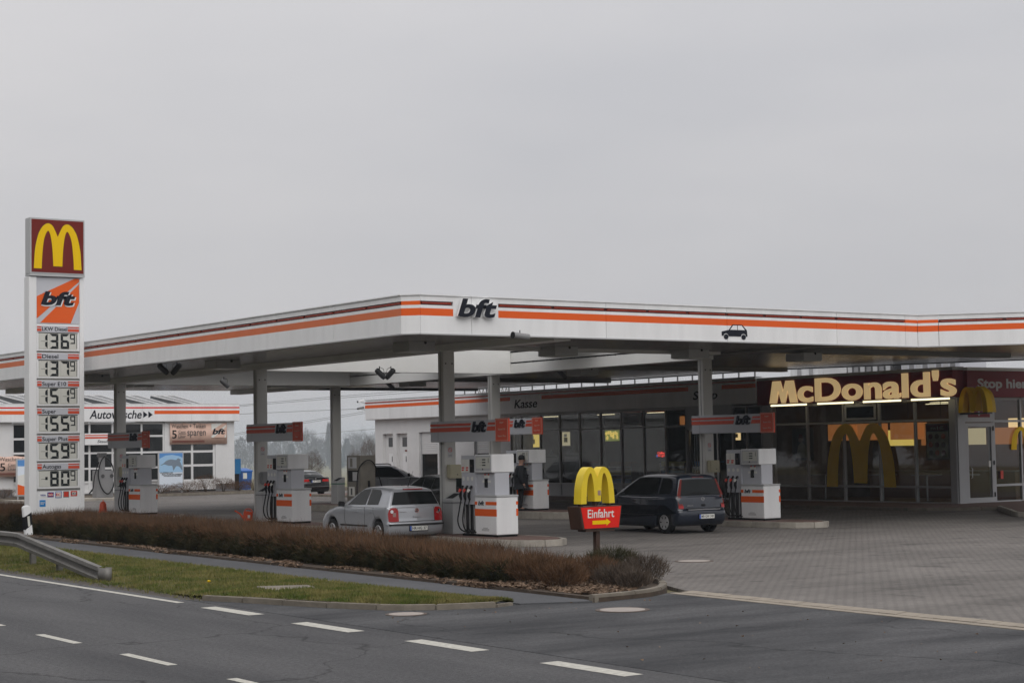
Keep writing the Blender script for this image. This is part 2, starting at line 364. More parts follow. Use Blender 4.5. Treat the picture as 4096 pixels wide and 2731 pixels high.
    def build(s, name, mats, parent=None, smooth=None, bevel=0., fixn=False):
        if XF: s.v = [XF(*q) for q in s.v]
        me = bpy.data.meshes.new(name); me.from_pydata(s.v, [], s.f); me.update()
        for q in (mats if isinstance(mats, (list, tuple)) else [mats]): me.materials.append(MAT[q])
        if any(s.m): me.polygons.foreach_set('material_index', s.m)
        if bevel or fixn:
            bm = bmesh.new(); bm.from_mesh(me)
            if fixn: bmesh.ops.recalc_face_normals(bm, faces=bm.faces)
            if bevel: bmesh.ops.bevel(bm, geom=[e for e in bm.edges if len(e.link_faces) == 2 and e.calc_face_angle(0) > .5], offset=bevel, segments=2, affect='EDGES', clamp_overlap=True)
            bm.to_mesh(me); bm.free()
        if smooth is not None:
            me.shade_smooth(); me.set_sharp_from_angle(angle=R(smooth))
        return link(name, me, parent)
def link(name, me, parent=None):
    o = bpy.data.objects.new(name, me); col.objects.link(o)
    if parent is not None: o.parent = parent
    return o
def tag(o, label=None, cat=None, group=None, kind=None):
    if label: o['label'] = label
    if cat: o['category'] = cat
    if group: o['group'] = group
    if kind: o['kind'] = kind
    return o
def thing(name, label, cat, loc=(0, 0, 0), rz=0., group=None):
    o = bpy.data.objects.new(name, None); col.objects.link(o); o.location = loc; o.rotation_euler = (0, 0, R(rz)); o.empty_display_size = .2
    return tag(o, label, cat, group)
def dup(root, loc, rz=None, label=None):
    def cp(o, p):
        c = o.copy(); col.objects.link(c); c.parent = p
        for ch in o.children: cp(ch, c)
        return c
    c = cp(root, None); c.location = loc
    if rz is not None: c.rotation_euler = (0, 0, R(rz))
    if label: c['label'] = label
    return c
# front-view convention: x right, y into depth, z up; rz=0 faces -Y, rz=-90 faces -X
TX = {}
def textgeo(s, bold=0., spacing=1.0):
    k = (s, bold, spacing)
    if k not in TX:
        cu_ = bpy.data.curves.new('t', 'FONT'); cu_.body = s; cu_.size = 1; cu_.offset = bold; cu_.extrude = .5; cu_.resolution_u = 5; cu_.space_character = spacing
        o = bpy.data.objects.new('t', cu_); col.objects.link(o); dg = bpy.context.evaluated_depsgraph_get()
        me = bpy.data.meshes.new_from_object(o.evaluated_get(dg)); bpy.data.objects.remove(o); bpy.data.curves.remove(cu_)
        v = np.array([q.co[:] for q in me.vertices]); fs = [tuple(p.vertices) for p in me.polygons]; bpy.data.meshes.remove(me)
        v[:, :2] -= v[:, :2].min(0); TX[k] = (v, fs)
    return TX[k]
def text(parent, name, s, x0, x1, z0, z1, y, m, depth=.006, bold=.0, shear=0., spacing=1.0, sidem=None):
    v, fs = textgeo(s, bold, spacing); v = v.copy()
    v[:, 0] += shear * v[:, 1]; v[:, :2] -= v[:, :2].min(0); mx_ = v[:, :2].max(0)
    b = MB(); b.v = [(x0 + a[0] / mx_[0] * (x1 - x0), y - depth * (a[2] + .5), z0 + a[1] / mx_[1] * (z1 - z0)) for a in v]
    b.f = list(fs); b.m = [0] * len(fs)
    if sidem:
        for i, fc in enumerate(fs):
            zs = [v[j][2] for j in fc]; b.m[i] = 0 if min(zs) > .4 else 1
    return b.build(name, [m] + ([sidem] if sidem else []), parent)
def catmull(p, n=6, closed=False):
    out = []; N = len(p)
    for i in range(N if closed else N - 1):
        g = lambda k: p[k % N] if closed else p[min(max(k, 0), N - 1)]
        a, b, c, d = (np.array(g(i + q), float) for q in (-1, 0, 1, 2))
        for j in range(n):
            t = j / n; out.append(tuple(.5 * (2 * b + (c - a) * t + (2 * a - 5 * b + 4 * c - d) * t * t + (3 * b - a - 3 * c + d) * t ** 3)))
    if not closed: out.append(tuple(p[-1]))
    return out
def arches(w, h, mid=.06, sq=1.0):
    """outline of the double arch, x 0..w, z 0..h"""
    o = catmull([(0, 0), (.012, .22), (.03, .45), (.09, .735), (.153, .877), (.217, .96), (.30, 1.), (.38, .962), (.43, .877), (.472, .78), (.497, .715)], 4)
    i = catmull([(.405, mid), (.398, .25), (.385, .47), (.365, .64), (.337, .775), (.300, .836), (.255, .775), (.213, .64), (.188, .45), (.170, .2), (.163, 0)], 4)
    mir = lambda q: [(1 - a, b) for a, b in reversed(q)]
    P = o + mir(o) + [(1 - a, b) for a, b in reversed(i)] + [(a, b) for a, b in i]
    return [(a * w, b * h) for a, b in P]
def bft(parent, x0, x1, z0, z1, y, depth=.01, side=None, m='navy'):
    return text(parent, 'brand_letters', 'bft', x0, x1, z0, z1, y, m, depth, bold=.035, shear=.22, sidem=side)

# ================================================================== SETTING
def sh(X, Y, k=.033): return X + k * (Y - 25)
def struct(name, b, m, **k): return tag(b.build(name, m, **k), kind='structure')
# far ground, dropping towards the valley behind the station
gx = sorted(set(list(np.linspace(-400, 2600, 61)) + list(np.linspace(60, 220, 17)))); gy = sorted(set(list(np.linspace(-400, 2600, 61)) + list(np.linspace(100, 260, 17))))
def gz(x, y):
    q = max(y - 112, x - 72, 0); d = min(q / 110, 1); return -.06 - 3.2 * d * d * (3 - 2 * d) - 10.5 * min(max(q - 110, 0) / 800, 1)
b = MB(); b.v = [(x, y, gz(x, y)) for x in gx for y in gy]; n = len(gy)
for i in range(len(gx) - 1):
    for j in range(n - 1): b.f.append((i * n + j, (i + 1) * n + j, (i + 1) * n + j + 1, i * n + j + 1)); b.m.append(0)
struct('ground', b, 'field', smooth=180)
# road
b = MB()
b.quad((sh(1.5, -60), -60, 0), (sh(12.75, -60), -60, 0), (sh(12.75, 260), 260, 0), (sh(1.5, 260), 260, 0))
road = struct('road', b, 'road_asphalt')
def dash(y0, y1, x0, w):
    MB().quad((sh(x0 - w / 2, y0), y0, .004), (sh(x0 + w / 2, y0), y0, .004), (sh(x0 + w / 2, y1), y1, .004), (sh(x0 - w / 2, y1), y1, .004)).build('lane_marking', 'road_paint', road)
for y0, y1, x0 in ((24.03, 25.78, 12.45), (20.80, 22.48, 12.36), (17.77, 19.36, 12.38), (14.75, 16.31, 12.35), (11.7, 13.2, 12.35), (8.6, 10.1, 12.35)): dash(y0, y1, x0, .26)
for k in range(-3, 11): dash(19.07 + 3.06 * k, 20.55 + 3.06 * k, 8.98, .125)
b = MB(); ys = list(np.linspace(26.87, 110, 40))
for a, c in zip(ys[:-1], ys[1:]): b.quad((sh(12.40, a), a, .004), (sh(12.53, a), a, .004), (sh(12.53, c), c, .004), (sh(12.40, c), c, .004))
b.build('lane_marking', 'road_paint', road)
# verge strip of soil and gravel beside the road, under the grass
b = MB(); b.quad((sh(12.75, 22), 22, -.012), (sh(19.2, 22), 22, -.012), (sh(22, 130), 130, -.012), (sh(12.75, 130), 130, -.012))
struct('verge_soil', b, 'gravel')
# entrance apron
ap = [(sh(12.752, -60), -60), (sh(20, -60), -60), (17.5, 5), (18.55, 16), (19.25, 22.6), (18.4, 22.12), (17.2, 21.95), (16.8, 22.05), (16.9, 23.2), (16.1, 24.3), (15.6, 22.35), (14.8, 22.62), (14.2, 23.1), (13.8, 24), (13.5, 25), (13.25, 26), (12.95, 27), (sh(12.752, 27.4), 27.4)]
struct('entrance_apron', MB().slab(ap, -.05, .004), 'apron_asphalt')
# footpath
pn = lambda y: 16.25 + .055 * (y - 25); pf = lambda y: 17.42 + .058 * (y - 25)
pa = [(pn(y), y) for y in (22.5, 30, 60, 140)] + [(pf(y), y) for y in (140, 60, 30, 22.0)]
path = struct('footpath', MB().slab(pa, -.05, .022), 'path_asphalt')
for k in range(60):
    y = 24.0 + k * 1.0
    MB().slab([(pn(y) - .06, y), (pn(y + .985) - .06, y + .985), (pn(y + .985) - .002, y + .985), (pn(y) - .002, y)], -.03, .034).build('edging_stone', 'edging', path)
# grass verge
gk = [(12.95, 27), (13.25, 26), (13.5, 25), (13.8, 24), (14.2, 23.1), (14.8, 22.62), (15.6, 22.38)]
VY = [22.55, 22.7, 23.1, 24, 25, 26, 27, 28, 29, 30, 34, 40, 60, 130]; VL = [15.65, 15.05, 14.35, 13.93, 13.62, 13.37, 13.16, 13.2, 13.25, sh(13.22, 30), sh(13.25, 34), sh(13.25, 40), sh(13.25, 60), sh(13.25, 130)]
VZ = [.05, .06, .08, .09, .09, .09, .07, .03, .01, .0, -.004, -.004, -.004, -.004]
vlo = lambda y: np.interp(y, VY, VL); vz = lambda x, y: np.interp(y, VY, VZ) + (.03 - np.interp(y, VY, VZ)) * np.clip((x - vlo(y)) / (pn(y) - .062 - vlo(y)), 0, 1) + .05 * np.sin(np.clip((x - vlo(y)) / (pn(y) - vlo(y)), 0, 1) * np.pi)
b = MB(); nx = 7
for y in VY:
    for i in range(nx): x = float(vlo(y)) + (pn(y) - .062 - float(vlo(y))) * i / (nx - 1); b.v.append((x, y, float(vz(x, y))))
for j in range(len(VY) - 1):
    for i in range(nx - 1): b.f.append((j * nx + i, j * nx + i + 1, (j + 1) * nx + i + 1, (j + 1) * nx + i)); b.m.append(0)
verge = struct('grass_verge', b, 'grass_ground', smooth=180)
# forecourt
fc = [(17.45, -40), (17.9, 5), (18.95, 16), (19.6, 22.7), (20.2, 24.0), (pf(24) + .8, 24.1), (pf(60) + .8, 60), (pf(96) + .8, 96), (66, 96), (66, -40)]
fore = struct('forecourt', MB().slab(fc, -.05, .004), 'paving')
# channel stones along the forecourt edge
k = 0; y = 22.35
def ex(y): return 19.22 + .085 * (y - 22.6)
while y > 3:
    L = .36; o = .11
    MB().slab([(ex(y), y), (ex(y - L + .014), y - L + .014), (ex(y - L) + .36, y - L + .014 + o), (ex(y) + .36, y + o)], -.04, .018 + random.uniform(-.003, .003)).build('edging_stone', 'edging', fore); y -= L
y = 22.4
while y > 3:
    L = 1.0
    MB().slab([(ex(y) - .2, y), (ex(y - L + .01) - .2, y - L + .01), (ex(y - L + .01) - .012, y - L + .01), (ex(y) - .012, y)], -.04, .012).build('channel_stone', 'edging', fore); y -= L
# planting bed with kerb nose
def hx(y): return 17.68 + .064 * (y - 25)
nose = catmull([(17.15, 22.0), (17.9, 22.05), (18.6, 22.25), (19.25, 22.75), (19.85, 23.5), (20.2, 24.3)], 5)
bed = [(pf(22.0) + .002, 22.03)] + nose + [(hx(30) + 2.2, 30), (hx(66) + 2.2, 66), (pf(66) + .002, 66)]
bedo = struct('planting_bed', MB().slab(bed, -.03, .07), 'soil')
def kerbrun(pts, w, z0, z1, parent, m='kerb', seg=1.0, name='kerb_stone'):
    # individual stones along a polyline, w to the left of travel
    P = [Vector((p[0], p[1], 0)) for p in pts]; d = [0]
    for a, c in zip(P[:-1], P[1:]): d.append(d[-1] + (c - a).length)
    def at(s):
        s = min(max(s, 0), d[-1])
        for i in range(len(P) - 1):
            if s <= d[i + 1] + 1e-9:
                t = (s - d[i]) / max(d[i + 1] - d[i], 1e-9); q = P[i].lerp(P[i + 1], t); dr = (P[i + 1] - P[i]).normalized(); return q, Vector((-dr.y, dr.x, 0))
    s = 0
    while s < d[-1] - .05:
        e = min(s + seg, d[-1]); q, nq = at(s + .006); r_, nr = at(e - .006); mq, nm = at((s + e) / 2)
        MB().slab([tuple(q.xy), tuple(mq.xy), tuple(r_.xy), tuple((r_ + nr * w).xy), tuple((mq + nm * w).xy), tuple((q + nq * w).xy)], z0, z1 + random.uniform(-.004, .004)).build(name, m, parent, bevel=.012); s = e
kerbrun([(a, c) for a, c in nose], .13, -.04, .12, bedo, seg=.9)
kerbrun(gk, .12, -.04, .085, verge, seg=.95)
kerbrun([(15.6, 22.38), (16.0, 22.5)], .08, -.04, .05, verge, seg=.6)
# low concrete slab in the grass
tag(MB().slab([(14.15, 26.9), (14.95, 26.6), (15.2, 27.5), (14.4, 27.9)], -.02, .105).build('concrete_slab', 'kerb', bevel=.01), 'flat concrete slab lying flush in the grass verge', 'slab')
# manhole covers
def manhole(px, py, r, z, label, m):
    p = onz(px, py, z); t = thing('manhole_cover', label, 'manhole cover', (p.x, p.y, z), 0, 'manhole covers')
    MB().lathe([(r * 1.18, -.03), (r * 1.18, .006), (r, .006), (r, -.03)], n=32, axis='z').build('rim', 'cover_rim', t)
    MB().lathe([(r * .985, -.03), (r * .985, .008), (0.001, .009)], n=32, axis='z').build('lid', m, t)
manhole(2776, 2243, .34, .005, 'round concrete manhole cover in the brick paving behind the arrow sign', 'cover')
manhole(2490, 2438, .34, .005, 'round pale manhole cover in the asphalt in front of the planting bed tip', 'cover')
manhole(1625, 2455, .26, .005, 'round manhole cover in the asphalt against the grass verge kerb', 'cover')

# ---------------------------------------------------------------- vegetation
def tri_cloud(P, D, L, Wd, name, m, parent=None, bend=.0):
    n = len(P); D = D / np.linalg.norm(D, axis=1, keepdims=True)
    rv = rng.normal(size=(n, 3)); S = np.cross(D, rv); S /= np.linalg.norm(S, axis=1, keepdims=True) + 1e-9
    V = np.empty((n, 3, 3)); V[:, 0] = P - S * Wd[:, None] / 2; V[:, 1] = P + S * Wd[:, None] / 2; V[:, 2] = P + D * L[:, None]
    me = bpy.data.meshes.new(name); me.vertices.add(3 * n); me.vertices.foreach_set('co', V.ravel())
    me.loops.add(3 * n); me.loops.foreach_set('vertex_index', np.arange(3 * n, dtype=np.int32)); me.polygons.add(n)
    me.polygons.foreach_set('loop_start', np.arange(0, 3 * n, 3, dtype=np.int32)); me.update(); me.validate()
    me.materials.append(MAT[m]); return link(name, me, parent)
def U(a, b_, n): return rng.uniform(a, b_, n)
def hedge(label, y0, y1, ztop, depth, dens=1.0, xo=0.):
    t = thing('hedge', label, 'hedge', (0, 0, 0), 0, 'clipped hedges along the footpath')
    L = y1 - y0; H_ = ztop
    # dark woody heart
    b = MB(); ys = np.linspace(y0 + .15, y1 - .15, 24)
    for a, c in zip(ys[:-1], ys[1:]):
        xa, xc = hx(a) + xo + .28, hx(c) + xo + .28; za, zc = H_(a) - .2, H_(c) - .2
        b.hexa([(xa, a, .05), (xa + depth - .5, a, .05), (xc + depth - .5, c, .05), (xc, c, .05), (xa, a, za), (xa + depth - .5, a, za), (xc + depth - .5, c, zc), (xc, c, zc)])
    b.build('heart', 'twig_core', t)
    lump = lambda y, x: .04 * np.sin(y * 1.3 + x * 1.3) + .04 * np.sin(y * 3.7 + 2.7 * x) + .03 * np.sin(y * 8.3 + x * 6)
    n = int(2300 * L * dens); y = U(y0, y1, n); x = U(.12, depth - .08, n); h = np.array([H_(v) for v in y]) + lump(y, x)
    # rounded shoulders
    edge = np.minimum(x, depth - x); h -= .16 * np.clip(1 - edge / .35, 0, 1) ** 2
    P = np.stack([hx(y) + xo + x, y, h - U(.10, .30, n)], 1); D = np.stack([rng.normal(0, .38, n), rng.normal(0, .38, n), np.ones(n)], 1)
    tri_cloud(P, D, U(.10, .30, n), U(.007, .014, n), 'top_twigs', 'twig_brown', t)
    n = int(120 * L * dens); y = U(y0, y1, n); x = U(.15, depth - .1, n); h = np.array([H_(v) for v in y]) + lump(y, x); P = np.stack([hx(y) + xo + x, y, h - .12], 1); D = np.stack([rng.normal(0, .3, n), rng.normal(0, .3, n), np.ones(n)], 1)
    tri_cloud(P, D, U(.18, .34, n), U(.006, .010, n), 'stray_shoots', 'twig_grey', t)
    n = int(1900 * L * dens); y = U(y0, y1, n); hh = np.array([H_(v) for v in y]); z = U(.08, 1, n) ** .8 * (hh - .1)
    P = np.stack([hx(y) + xo + .26 - .12 * np.sin(z / hh * 3.0) + rng.normal(0, .05, n) + .8 * lump(y, z * 3), y, z], 1)
    D = np.stack([-np.abs(rng.normal(.5, .4, n)), rng.normal(0, .5, n), rng.normal(.6, .5, n)], 1)
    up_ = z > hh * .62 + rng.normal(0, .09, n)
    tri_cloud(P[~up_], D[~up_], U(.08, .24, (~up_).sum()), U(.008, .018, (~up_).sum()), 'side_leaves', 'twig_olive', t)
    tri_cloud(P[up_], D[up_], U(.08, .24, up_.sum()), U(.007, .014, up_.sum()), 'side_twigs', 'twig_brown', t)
    for ye, sg in ((y0, -1), (y1, 1)):
        n = int(1500 * dens); x = U(.1, depth - .1, n); z = U(.05, 1, n) * (H_(ye) - .08); yy = np.full(n, ye)
        P = np.stack([hx(yy) + xo + x, yy + sg * .0 + rng.normal(0, .08, n), z], 1); D = np.stack([rng.normal(0, .5, n), sg * np.abs(rng.normal(.5, .3, n)), rng.normal(.5, .4, n)], 1)
        tri_cloud(P, D, U(.1, .24, n), U(.008, .016, n), 'end_twigs', 'twig_olive', t)
    return t
def ht(y): return .50 + .20 * min(max((y - 25.5) / 12, 0), 1) ** .8
hedge('long low clipped hedge with brown twiggy top between the price sign and the arrow sign', 25.6, 52.6, ht, 1.95)
hedge('short clipped hedge beyond the price sign behind the guardrail', 54.6, 68, lambda y: .80, 1.95, .8)
def shrub(x, y, r, h, label, m='twig_brown', n=2600, grp='loose bare shrubs at the tip of the planting bed', z=.06):
    t = thing('shrub', label, 'shrub', (x, y, z), 0, grp)
    st = MB()
    for k in range(14):
        a = random.uniform(0, 6.28); rr = r * random.uniform(.3, .9)
        st.tube([(random.uniform(-.06, .06), random.uniform(-.06, .06), -.03), (math.cos(a) * rr * .5, math.sin(a) * rr * .5, h * .55), (math.cos(a) * rr, math.sin(a) * rr, h * random.uniform(.8, 1.0))], [.011, .008, .003], 4)
    st.build('stem', 'twig_grey', t)
    a = U(0, 6.283, n); q = np.sqrt(U(0, 1, n)) * r; zz = U(.06, 1, n) ** .7; prof = np.sin(np.clip(zz, .05, 1) * 2.5) ** .6
    P = np.stack([np.cos(a) * q * prof, np.sin(a) * q * prof, zz * h * (1 - .25 * (q / r) ** 2)], 1)
    D = np.stack([np.cos(a) * .5 + rng.normal(0, .35, n), np.sin(a) * .5 + rng.normal(0, .35, n), np.abs(rng.normal(.9, .4, n))], 1)
    tri_cloud(P, D, U(.06, .2, n), U(.006, .011, n), 'twigs', m, t)
    return t
SL = [('bare brown shrub left of the arrow sign post at the hedge end', 19.05, 24.6, .62, .42, 'twig_brown', 3200),
      ('low bare shrub at the front of the bed nearest the footpath', 18.0, 23.9, .42, .40, 'twig_brown', 2400),
      ('bare shrub in front of the arrow sign post', 18.85, 23.55, .42, .34, 'twig_grey', 1700),
      ('olive shrub right behind the arrow sign post', 20.15, 25.3, .55, .50, 'twig_olive', 3000),
      ('thin reddish shrub at the kerbed tip of the planting bed', 19.55, 23.65, .42, .45, 'twig_grey', 2000),
      ('small twiggy shrub beside the kerb of the planting bed tip', 18.7, 22.9, .30, .28, 'twig_grey', 1100),
      ('wide brown shrub between hedge end and footpath', 18.35, 25.0, .6, .46, 'twig_brown', 3200)]
for l, x, y, r, h, m, n in SL: shrub(x, y, r, h, l, m, n)
# grass blades
n = 110000; y = 22.6 + 45 * U(0, 1, n) ** 1.5
lo = vlo(y) + .02 - .22 * (y > 27.3) * U(0, 1, n) ** 2; hi = pn(y) - .07
x = lo + (hi - lo) * U(0, 1, n); keep = hi > lo + .05; x, y = x[keep], y[keep]; n = len(x)
sl = ~((x > 14.2) & (x < 15.15) & (y > 26.8) & (y < 27.75)); x, y = x[sl], y[sl]; n = len(x)
P = np.stack([x, y, vz(x, y) - .006], 1); D = np.stack([rng.normal(0, .45, n), rng.normal(0, .45, n), np.ones(n)], 1)
tag(tri_cloud(P, D, U(.03, .085, n), U(.010, .022, n), 'grass', 'grass_blade'), 'short green grass of the roadside verge', 'grass', kind='stuff')
# stray grass in the gravel edge
n = 4200; y = U(26.9, 60, n); x = sh(13.3, y) - np.abs(rng.normal(0, .2, n)); x = np.maximum(x, sh(12.72, y)); P = np.stack([x, y, np.full(n, -.01)], 1); D = np.stack([rng.normal(0, .6, n), rng.normal(0, .6, n), np.ones(n)], 1)
tag(tri_cloud(P, D, U(.03, .09, n), U(.01, .02, n), 'verge_weeds', 'grass_blade'), 'sparse weeds on the dark gravel beside the white edge line', 'weeds', kind='stuff')
# leaf litter
def litter(x, y, z, name, label):
    n = len(x); P = np.stack([x, y, z], 1); a = U(0, 6.28, n); D = np.stack([np.cos(a), np.sin(a), U(-.1, .5, n)], 1)
    tag(tri_cloud(P, D, U(.04, .10, n), U(.03, .08, n), name, 'litter'), label, 'leaf litter', kind='stuff')
n = 15000; y = 22.6 + 29 * U(0, 1, n) ** 1.4; w_ = .13 + .11 * np.sin(y * 1.7) + .09 * np.sin(y * 4.3 + 1) + .05 * np.sin(y * 9.1); x = pf(y) + .06 + np.abs(rng.normal(0, 1, n)) * np.clip(w_, .02, 1) + .10 * np.sin(y * .9); kp = (U(0, 1, n) < .35 + .4 * np.sin(y * 2.3 + np.sin(y * 5))) & (x > pf(y) - .12)
litter(x[kp], y[kp], np.where(x < pf(y), .03, .078)[kp] + U(0, .02, kp.sum()), 'leaf_litter', 'dead brown leaves lying along the foot of the hedge')
n = 3500; y = U(22.5, 25.6, n); x = U(17.5, 20.2, n); ok = (x < 17.8 + (y - 22.05) * 1.15); litter(x[ok], y[ok], np.full(ok.sum(), .078) + U(0, .02, ok.sum()), 'bed_litter', 'dry leaves and debris between the loose shrubs')
n = 60; y = U(12, 24, n); x = U(12.8, 18.5, n); P = np.stack([x, y, np.full(n, .010)], 1); a = U(0, 6.28, n)
tag(tri_cloud(P, np.stack([np.cos(a), np.sin(a), U(0, .3, n)], 1), U(.02, .05, n), U(.015, .035, n), 'scattered_litter', 'litter'), 'scattered small scraps on the entrance asphalt', 'litter', kind='stuff')
tag(MB().lathe([(.001, .0), (.03, .01), (.035, .03), (.001, .04)], (14.2, 29.3, .11), 10, 'z').build('dandelion', 'yellow', smooth=60), 'single yellow flower in the grass verge', 'flower')

# ================================================================== CANOPY
ZF, ZT, ZS, ZB = 5.05, 5.92, 5.16, 4.98        # fascia bottom/top, soffit, beam bottom
XL, YF, YB = 21.8, 34.6, 73.2
canopy = thing('petrol_station_canopy', 'large flat white canopy roof with orange stripes over the fuel pumps', 'canopy', (0, 0, 0))
out = [(XL, YF + .32), (XL + .32, YF), (38.75, YF), (44.6, 28.26), (56.0, 39.2), (53.0, 45.2), (50.05, 52.2), (50.05, YB), (XL, YB)]
# roof deck with an opening for the raised rooflights between the column rows
HX0, HX1, HY0, HY1 = 26.75, 36.45, 41.6, 63.2
def ring(b, z0, z1, mi=0):
    b.slab([(XL + .1, YF + .35), (XL + .35, YF + .1), (38.70, YF + .1), (38.75, YF + .1), (HX1, HY0), (HX0, HY0)], z0, z1, mi)
    b.slab([(XL + .1, YF + .35), (HX0, HY0), (HX0, HY1), (XL + .1, YB - .1)], z0, z1, mi)
    b.slab([(XL + .1, YB - .1), (HX0, HY1), (HX1, HY1), (HX1, YB - .1)], z0, z1, mi)
def rear(b, z0, z1): b.slab([(HX1, HY0), (38.75, YF + .1), (44.5, 28.5), (55.9, 39.3), (52.9, 45.1), (49.95, 52.1), (49.95, YB - .1), (HX1, YB - .1)], z0, z1)
b = MB(); ring(b, ZS, ZS + .05); b.build('soffit', 'soffit', canopy)
b = MB(); rear(b, ZS + .16, ZS + .21); b.build('rear_soffit', 'soffit', canopy)
b = MB(); ring(b, 5.70, 5.76); rear(b, 5.70, 5.76); b.build('roof_deck', 'mid_grey', canopy)
# beams
def beam(x0, x1, y0, y1, z0, z1, m): MB().box(x0, x1, y0, y1, z0, z1).build('beam', m, canopy)
beam(26.15, 26.65, YF + .3, YB - .3, ZB, ZS + .6, 'beam_light')
beam(36.45, 36.95, 41.2, YB - .3, ZB, 5.98, 'beam_light')
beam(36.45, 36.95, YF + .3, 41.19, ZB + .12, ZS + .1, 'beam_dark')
for y, x0, z in ((40.3, 26.66, ZB + .1), (51.2, 26.66, ZB), (62.3, 26.66, ZB)): beam(x0, 36.44, y, y + .35, z, 5.97, 'beam_light')
for y in (40.3, 51.2, 62.3):
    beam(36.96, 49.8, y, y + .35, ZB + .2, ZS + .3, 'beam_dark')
# raised rooflight structure above the opening
for (x0, x1, y0, y1) in ((HX0, HX1, HY0 - .1, HY0), (HX0, HX1, HY1, HY1 + .1)): MB().box(x0, x1, y0, y1, ZS + .05, 6.0).build('upstand', 'beam_light', canopy)
for k in range(3):
    y0 = 41.6 + k * 7.2; MB().box(HX0, HX1, y0 + 4.4, y0 + 7.2, 5.90, 5.97).build('roof_strip', 'mid_grey', canopy)
for (px, w) in ((2060, 2.6), (2600, 2.2)):
    p = ony(px, 1200, 37.2)
    prof = [(math.cos(a) * w / 2, 5.76 + math.sin(a) * .36) for a in np.linspace(0, math.pi, 13)]
    o = MB().prism(prof, 36.6, 38.2).build('rooflight_dome', 'skylight_pane', canopy, smooth=40); o.location.x = p.x
# gutter edge at the back and far side
b = MB()
for a, c, zc in (((50.05, YB), (50.05, 52.2), 5.60), ((50.05, 52.2), (53.0, 45.2), 5.60), ((53.0, 45.2), (56, 39.2), 5.60), ((XL, YB), (50.05, YB), 5.52)):
    b.bar((a[0], a[1], zc), (c[0], c[1], zc), .2, .62)
b.build('gutter_beam', 'gutter', canopy)
# fascia panels: front face described by direction along the wall
def fascia(p0, p1, seglen, first=None, m_or='orange', skip=None, plain=False, slant=False):
    """panels from p0 to p1 seen left to right; outward side is to the right of p1-p0 rotated -90"""
    a, c = Vector((*p0, 0)), Vector((*p1, 0)); d = (c - a); L = d.length; d.normalize(); rz = math.degrees(math.atan2(d.y, d.x))
    s = 0; k = 0
    while s < L - .02:
        e = min(s + (first if (k == 0 and first) else seglen), L)
        if L - e < .6: e = L
        g = .006; w = e - s - 2 * g; b = MB(); h = ZT - ZF
        org = a + d * (s + g)
        def band(z0, z1, mi, x0=0, x1=None, y0=0): b.box(x0, w if x1 is None else x1, y0, .07, ZF + z0, ZF + z1, mi)
        cut = None
        if skip:
            u0, u1 = skip[0] - s, skip[1] - s
            if u1 > 0 and u0 < w: cut = (max(u0, 0), min(u1, w))
        band(.0, .405, 0); band(.575, .65, 0); band(.74, .87, 0)
        spans = [(0, w)] if not cut else [q for q in ((0, cut[0]), (cut[1], w)) if q[1] - q[0] > .03]
        for q in spans: band(.405, .575, 1, q[0], q[1])
        if cut: band(.405, .575, 0, cut[0], cut[1]); band(.65, .74, 0, cut[0], cut[1])
        b.box(-.005, w + .005, -.03, .25, ZF + .871, ZF + .895, 0)             # coping
        b.box(-.005, w + .005, -.012, .2, ZF - .03, ZF - .001, 3)             # bottom trim
        for q in spans:
            if plain: b.box(q[0], q[1], -.002, .07, ZF + .65, ZF + .74, 1)
            else: b.box(q[0], q[1], .055, .075, ZF + .65, ZF + .74, 2)
        o = b.build('fascia_panel', ['white_panel', m_or, 'tube_back', 'light_grey'], canopy); o.location = org; o.rotation_euler = (0, 0, R(rz))
        if not plain:
            for q in spans:
                n = max(1, round((q[1] - q[0]) / 1.45)); st = (q[1] - q[0]) / n
                for j in range(n):
                    t_ = MB().cyl((q[0] + j * st + .05, .028, ZF + .695), (q[0] + (j + 1) * st - .05, .028, ZF + .695), .024, 8).build('neon_tube', 'tube_red', o, smooth=60)
        s = e; k += 1
    return rz
fascia((XL, YB), (XL, YF + .32), 2.93, m_or='orange_painted_sheen')
fascia((XL, YF + .32), (XL + .32, YF), 2, plain=True)
x_ = lambda px: ony(px, 1250, YF).x
sk = (x_(1812) - XL - .32, x_(1992) - XL - .32)
fascia((XL + .32, YF), (38.25, YF), 4.0, first=x_(1886) - XL - .32, skip=sk)
fascia((38.25, YF), (38.75, YF), 2, plain=True)
fascia((38.75, YF), (39.15, YF - .42), 2, plain=True)
fascia((39.15, YF - .42), (44.6, 28.26), 3.6)
L0, L1 = ony(1820, 1269, YF), ony(1976, 1203, YF)
bl = text(canopy, 'brand_letters', 'bft', L0.x, L1.x, L0.z, L1.z + .02, YF - .05, 'navy', .07, bold=.035, shear=.22, sidem='white')
# car pictogram on the fascia
c0, c1 = ony(2887, 1354, YF), ony(2988, 1305, YF); pw, ph = c1.x - c0.x, c1.z - c0.z + .05
cp = lambda q: [(c0.x + u * pw, c0.z - .01 + v * ph) for u, v in q]
b = MB()
b.prism(cp([(0, .22), (.0, .5), (.28, .62), (.42, .98), (.80, .98), (.98, .62), (1., .2), (.955, .2), (.93, .34), (.85, .40), (.77, .34), (.74, .2), (.27, .2), (.24, .34), (.165, .40), (.09, .34), (.06, .22)]), YF - .012, YF - .001)
b.prism(cp([(.32, .63), (.44, .92), (.595, .92), (.595, .63)]), YF - .016, YF - .008, 1); b.prism(cp([(.62, .63), (.62, .92), (.775, .92), (.90, .63)]), YF - .016, YF - .008, 1)
for u in (.165, .85): b.prism([(c0.x + pw * u + .085 * pw * math.cos(t), c0.z + .13 * ph + .17 * ph * math.sin(t)) for t in np.linspace(0, 6.28, 17)[:-1]], YF - .013, YF - .001)
b.build('car_pictogram', ['navy', 'white_panel'], canopy)

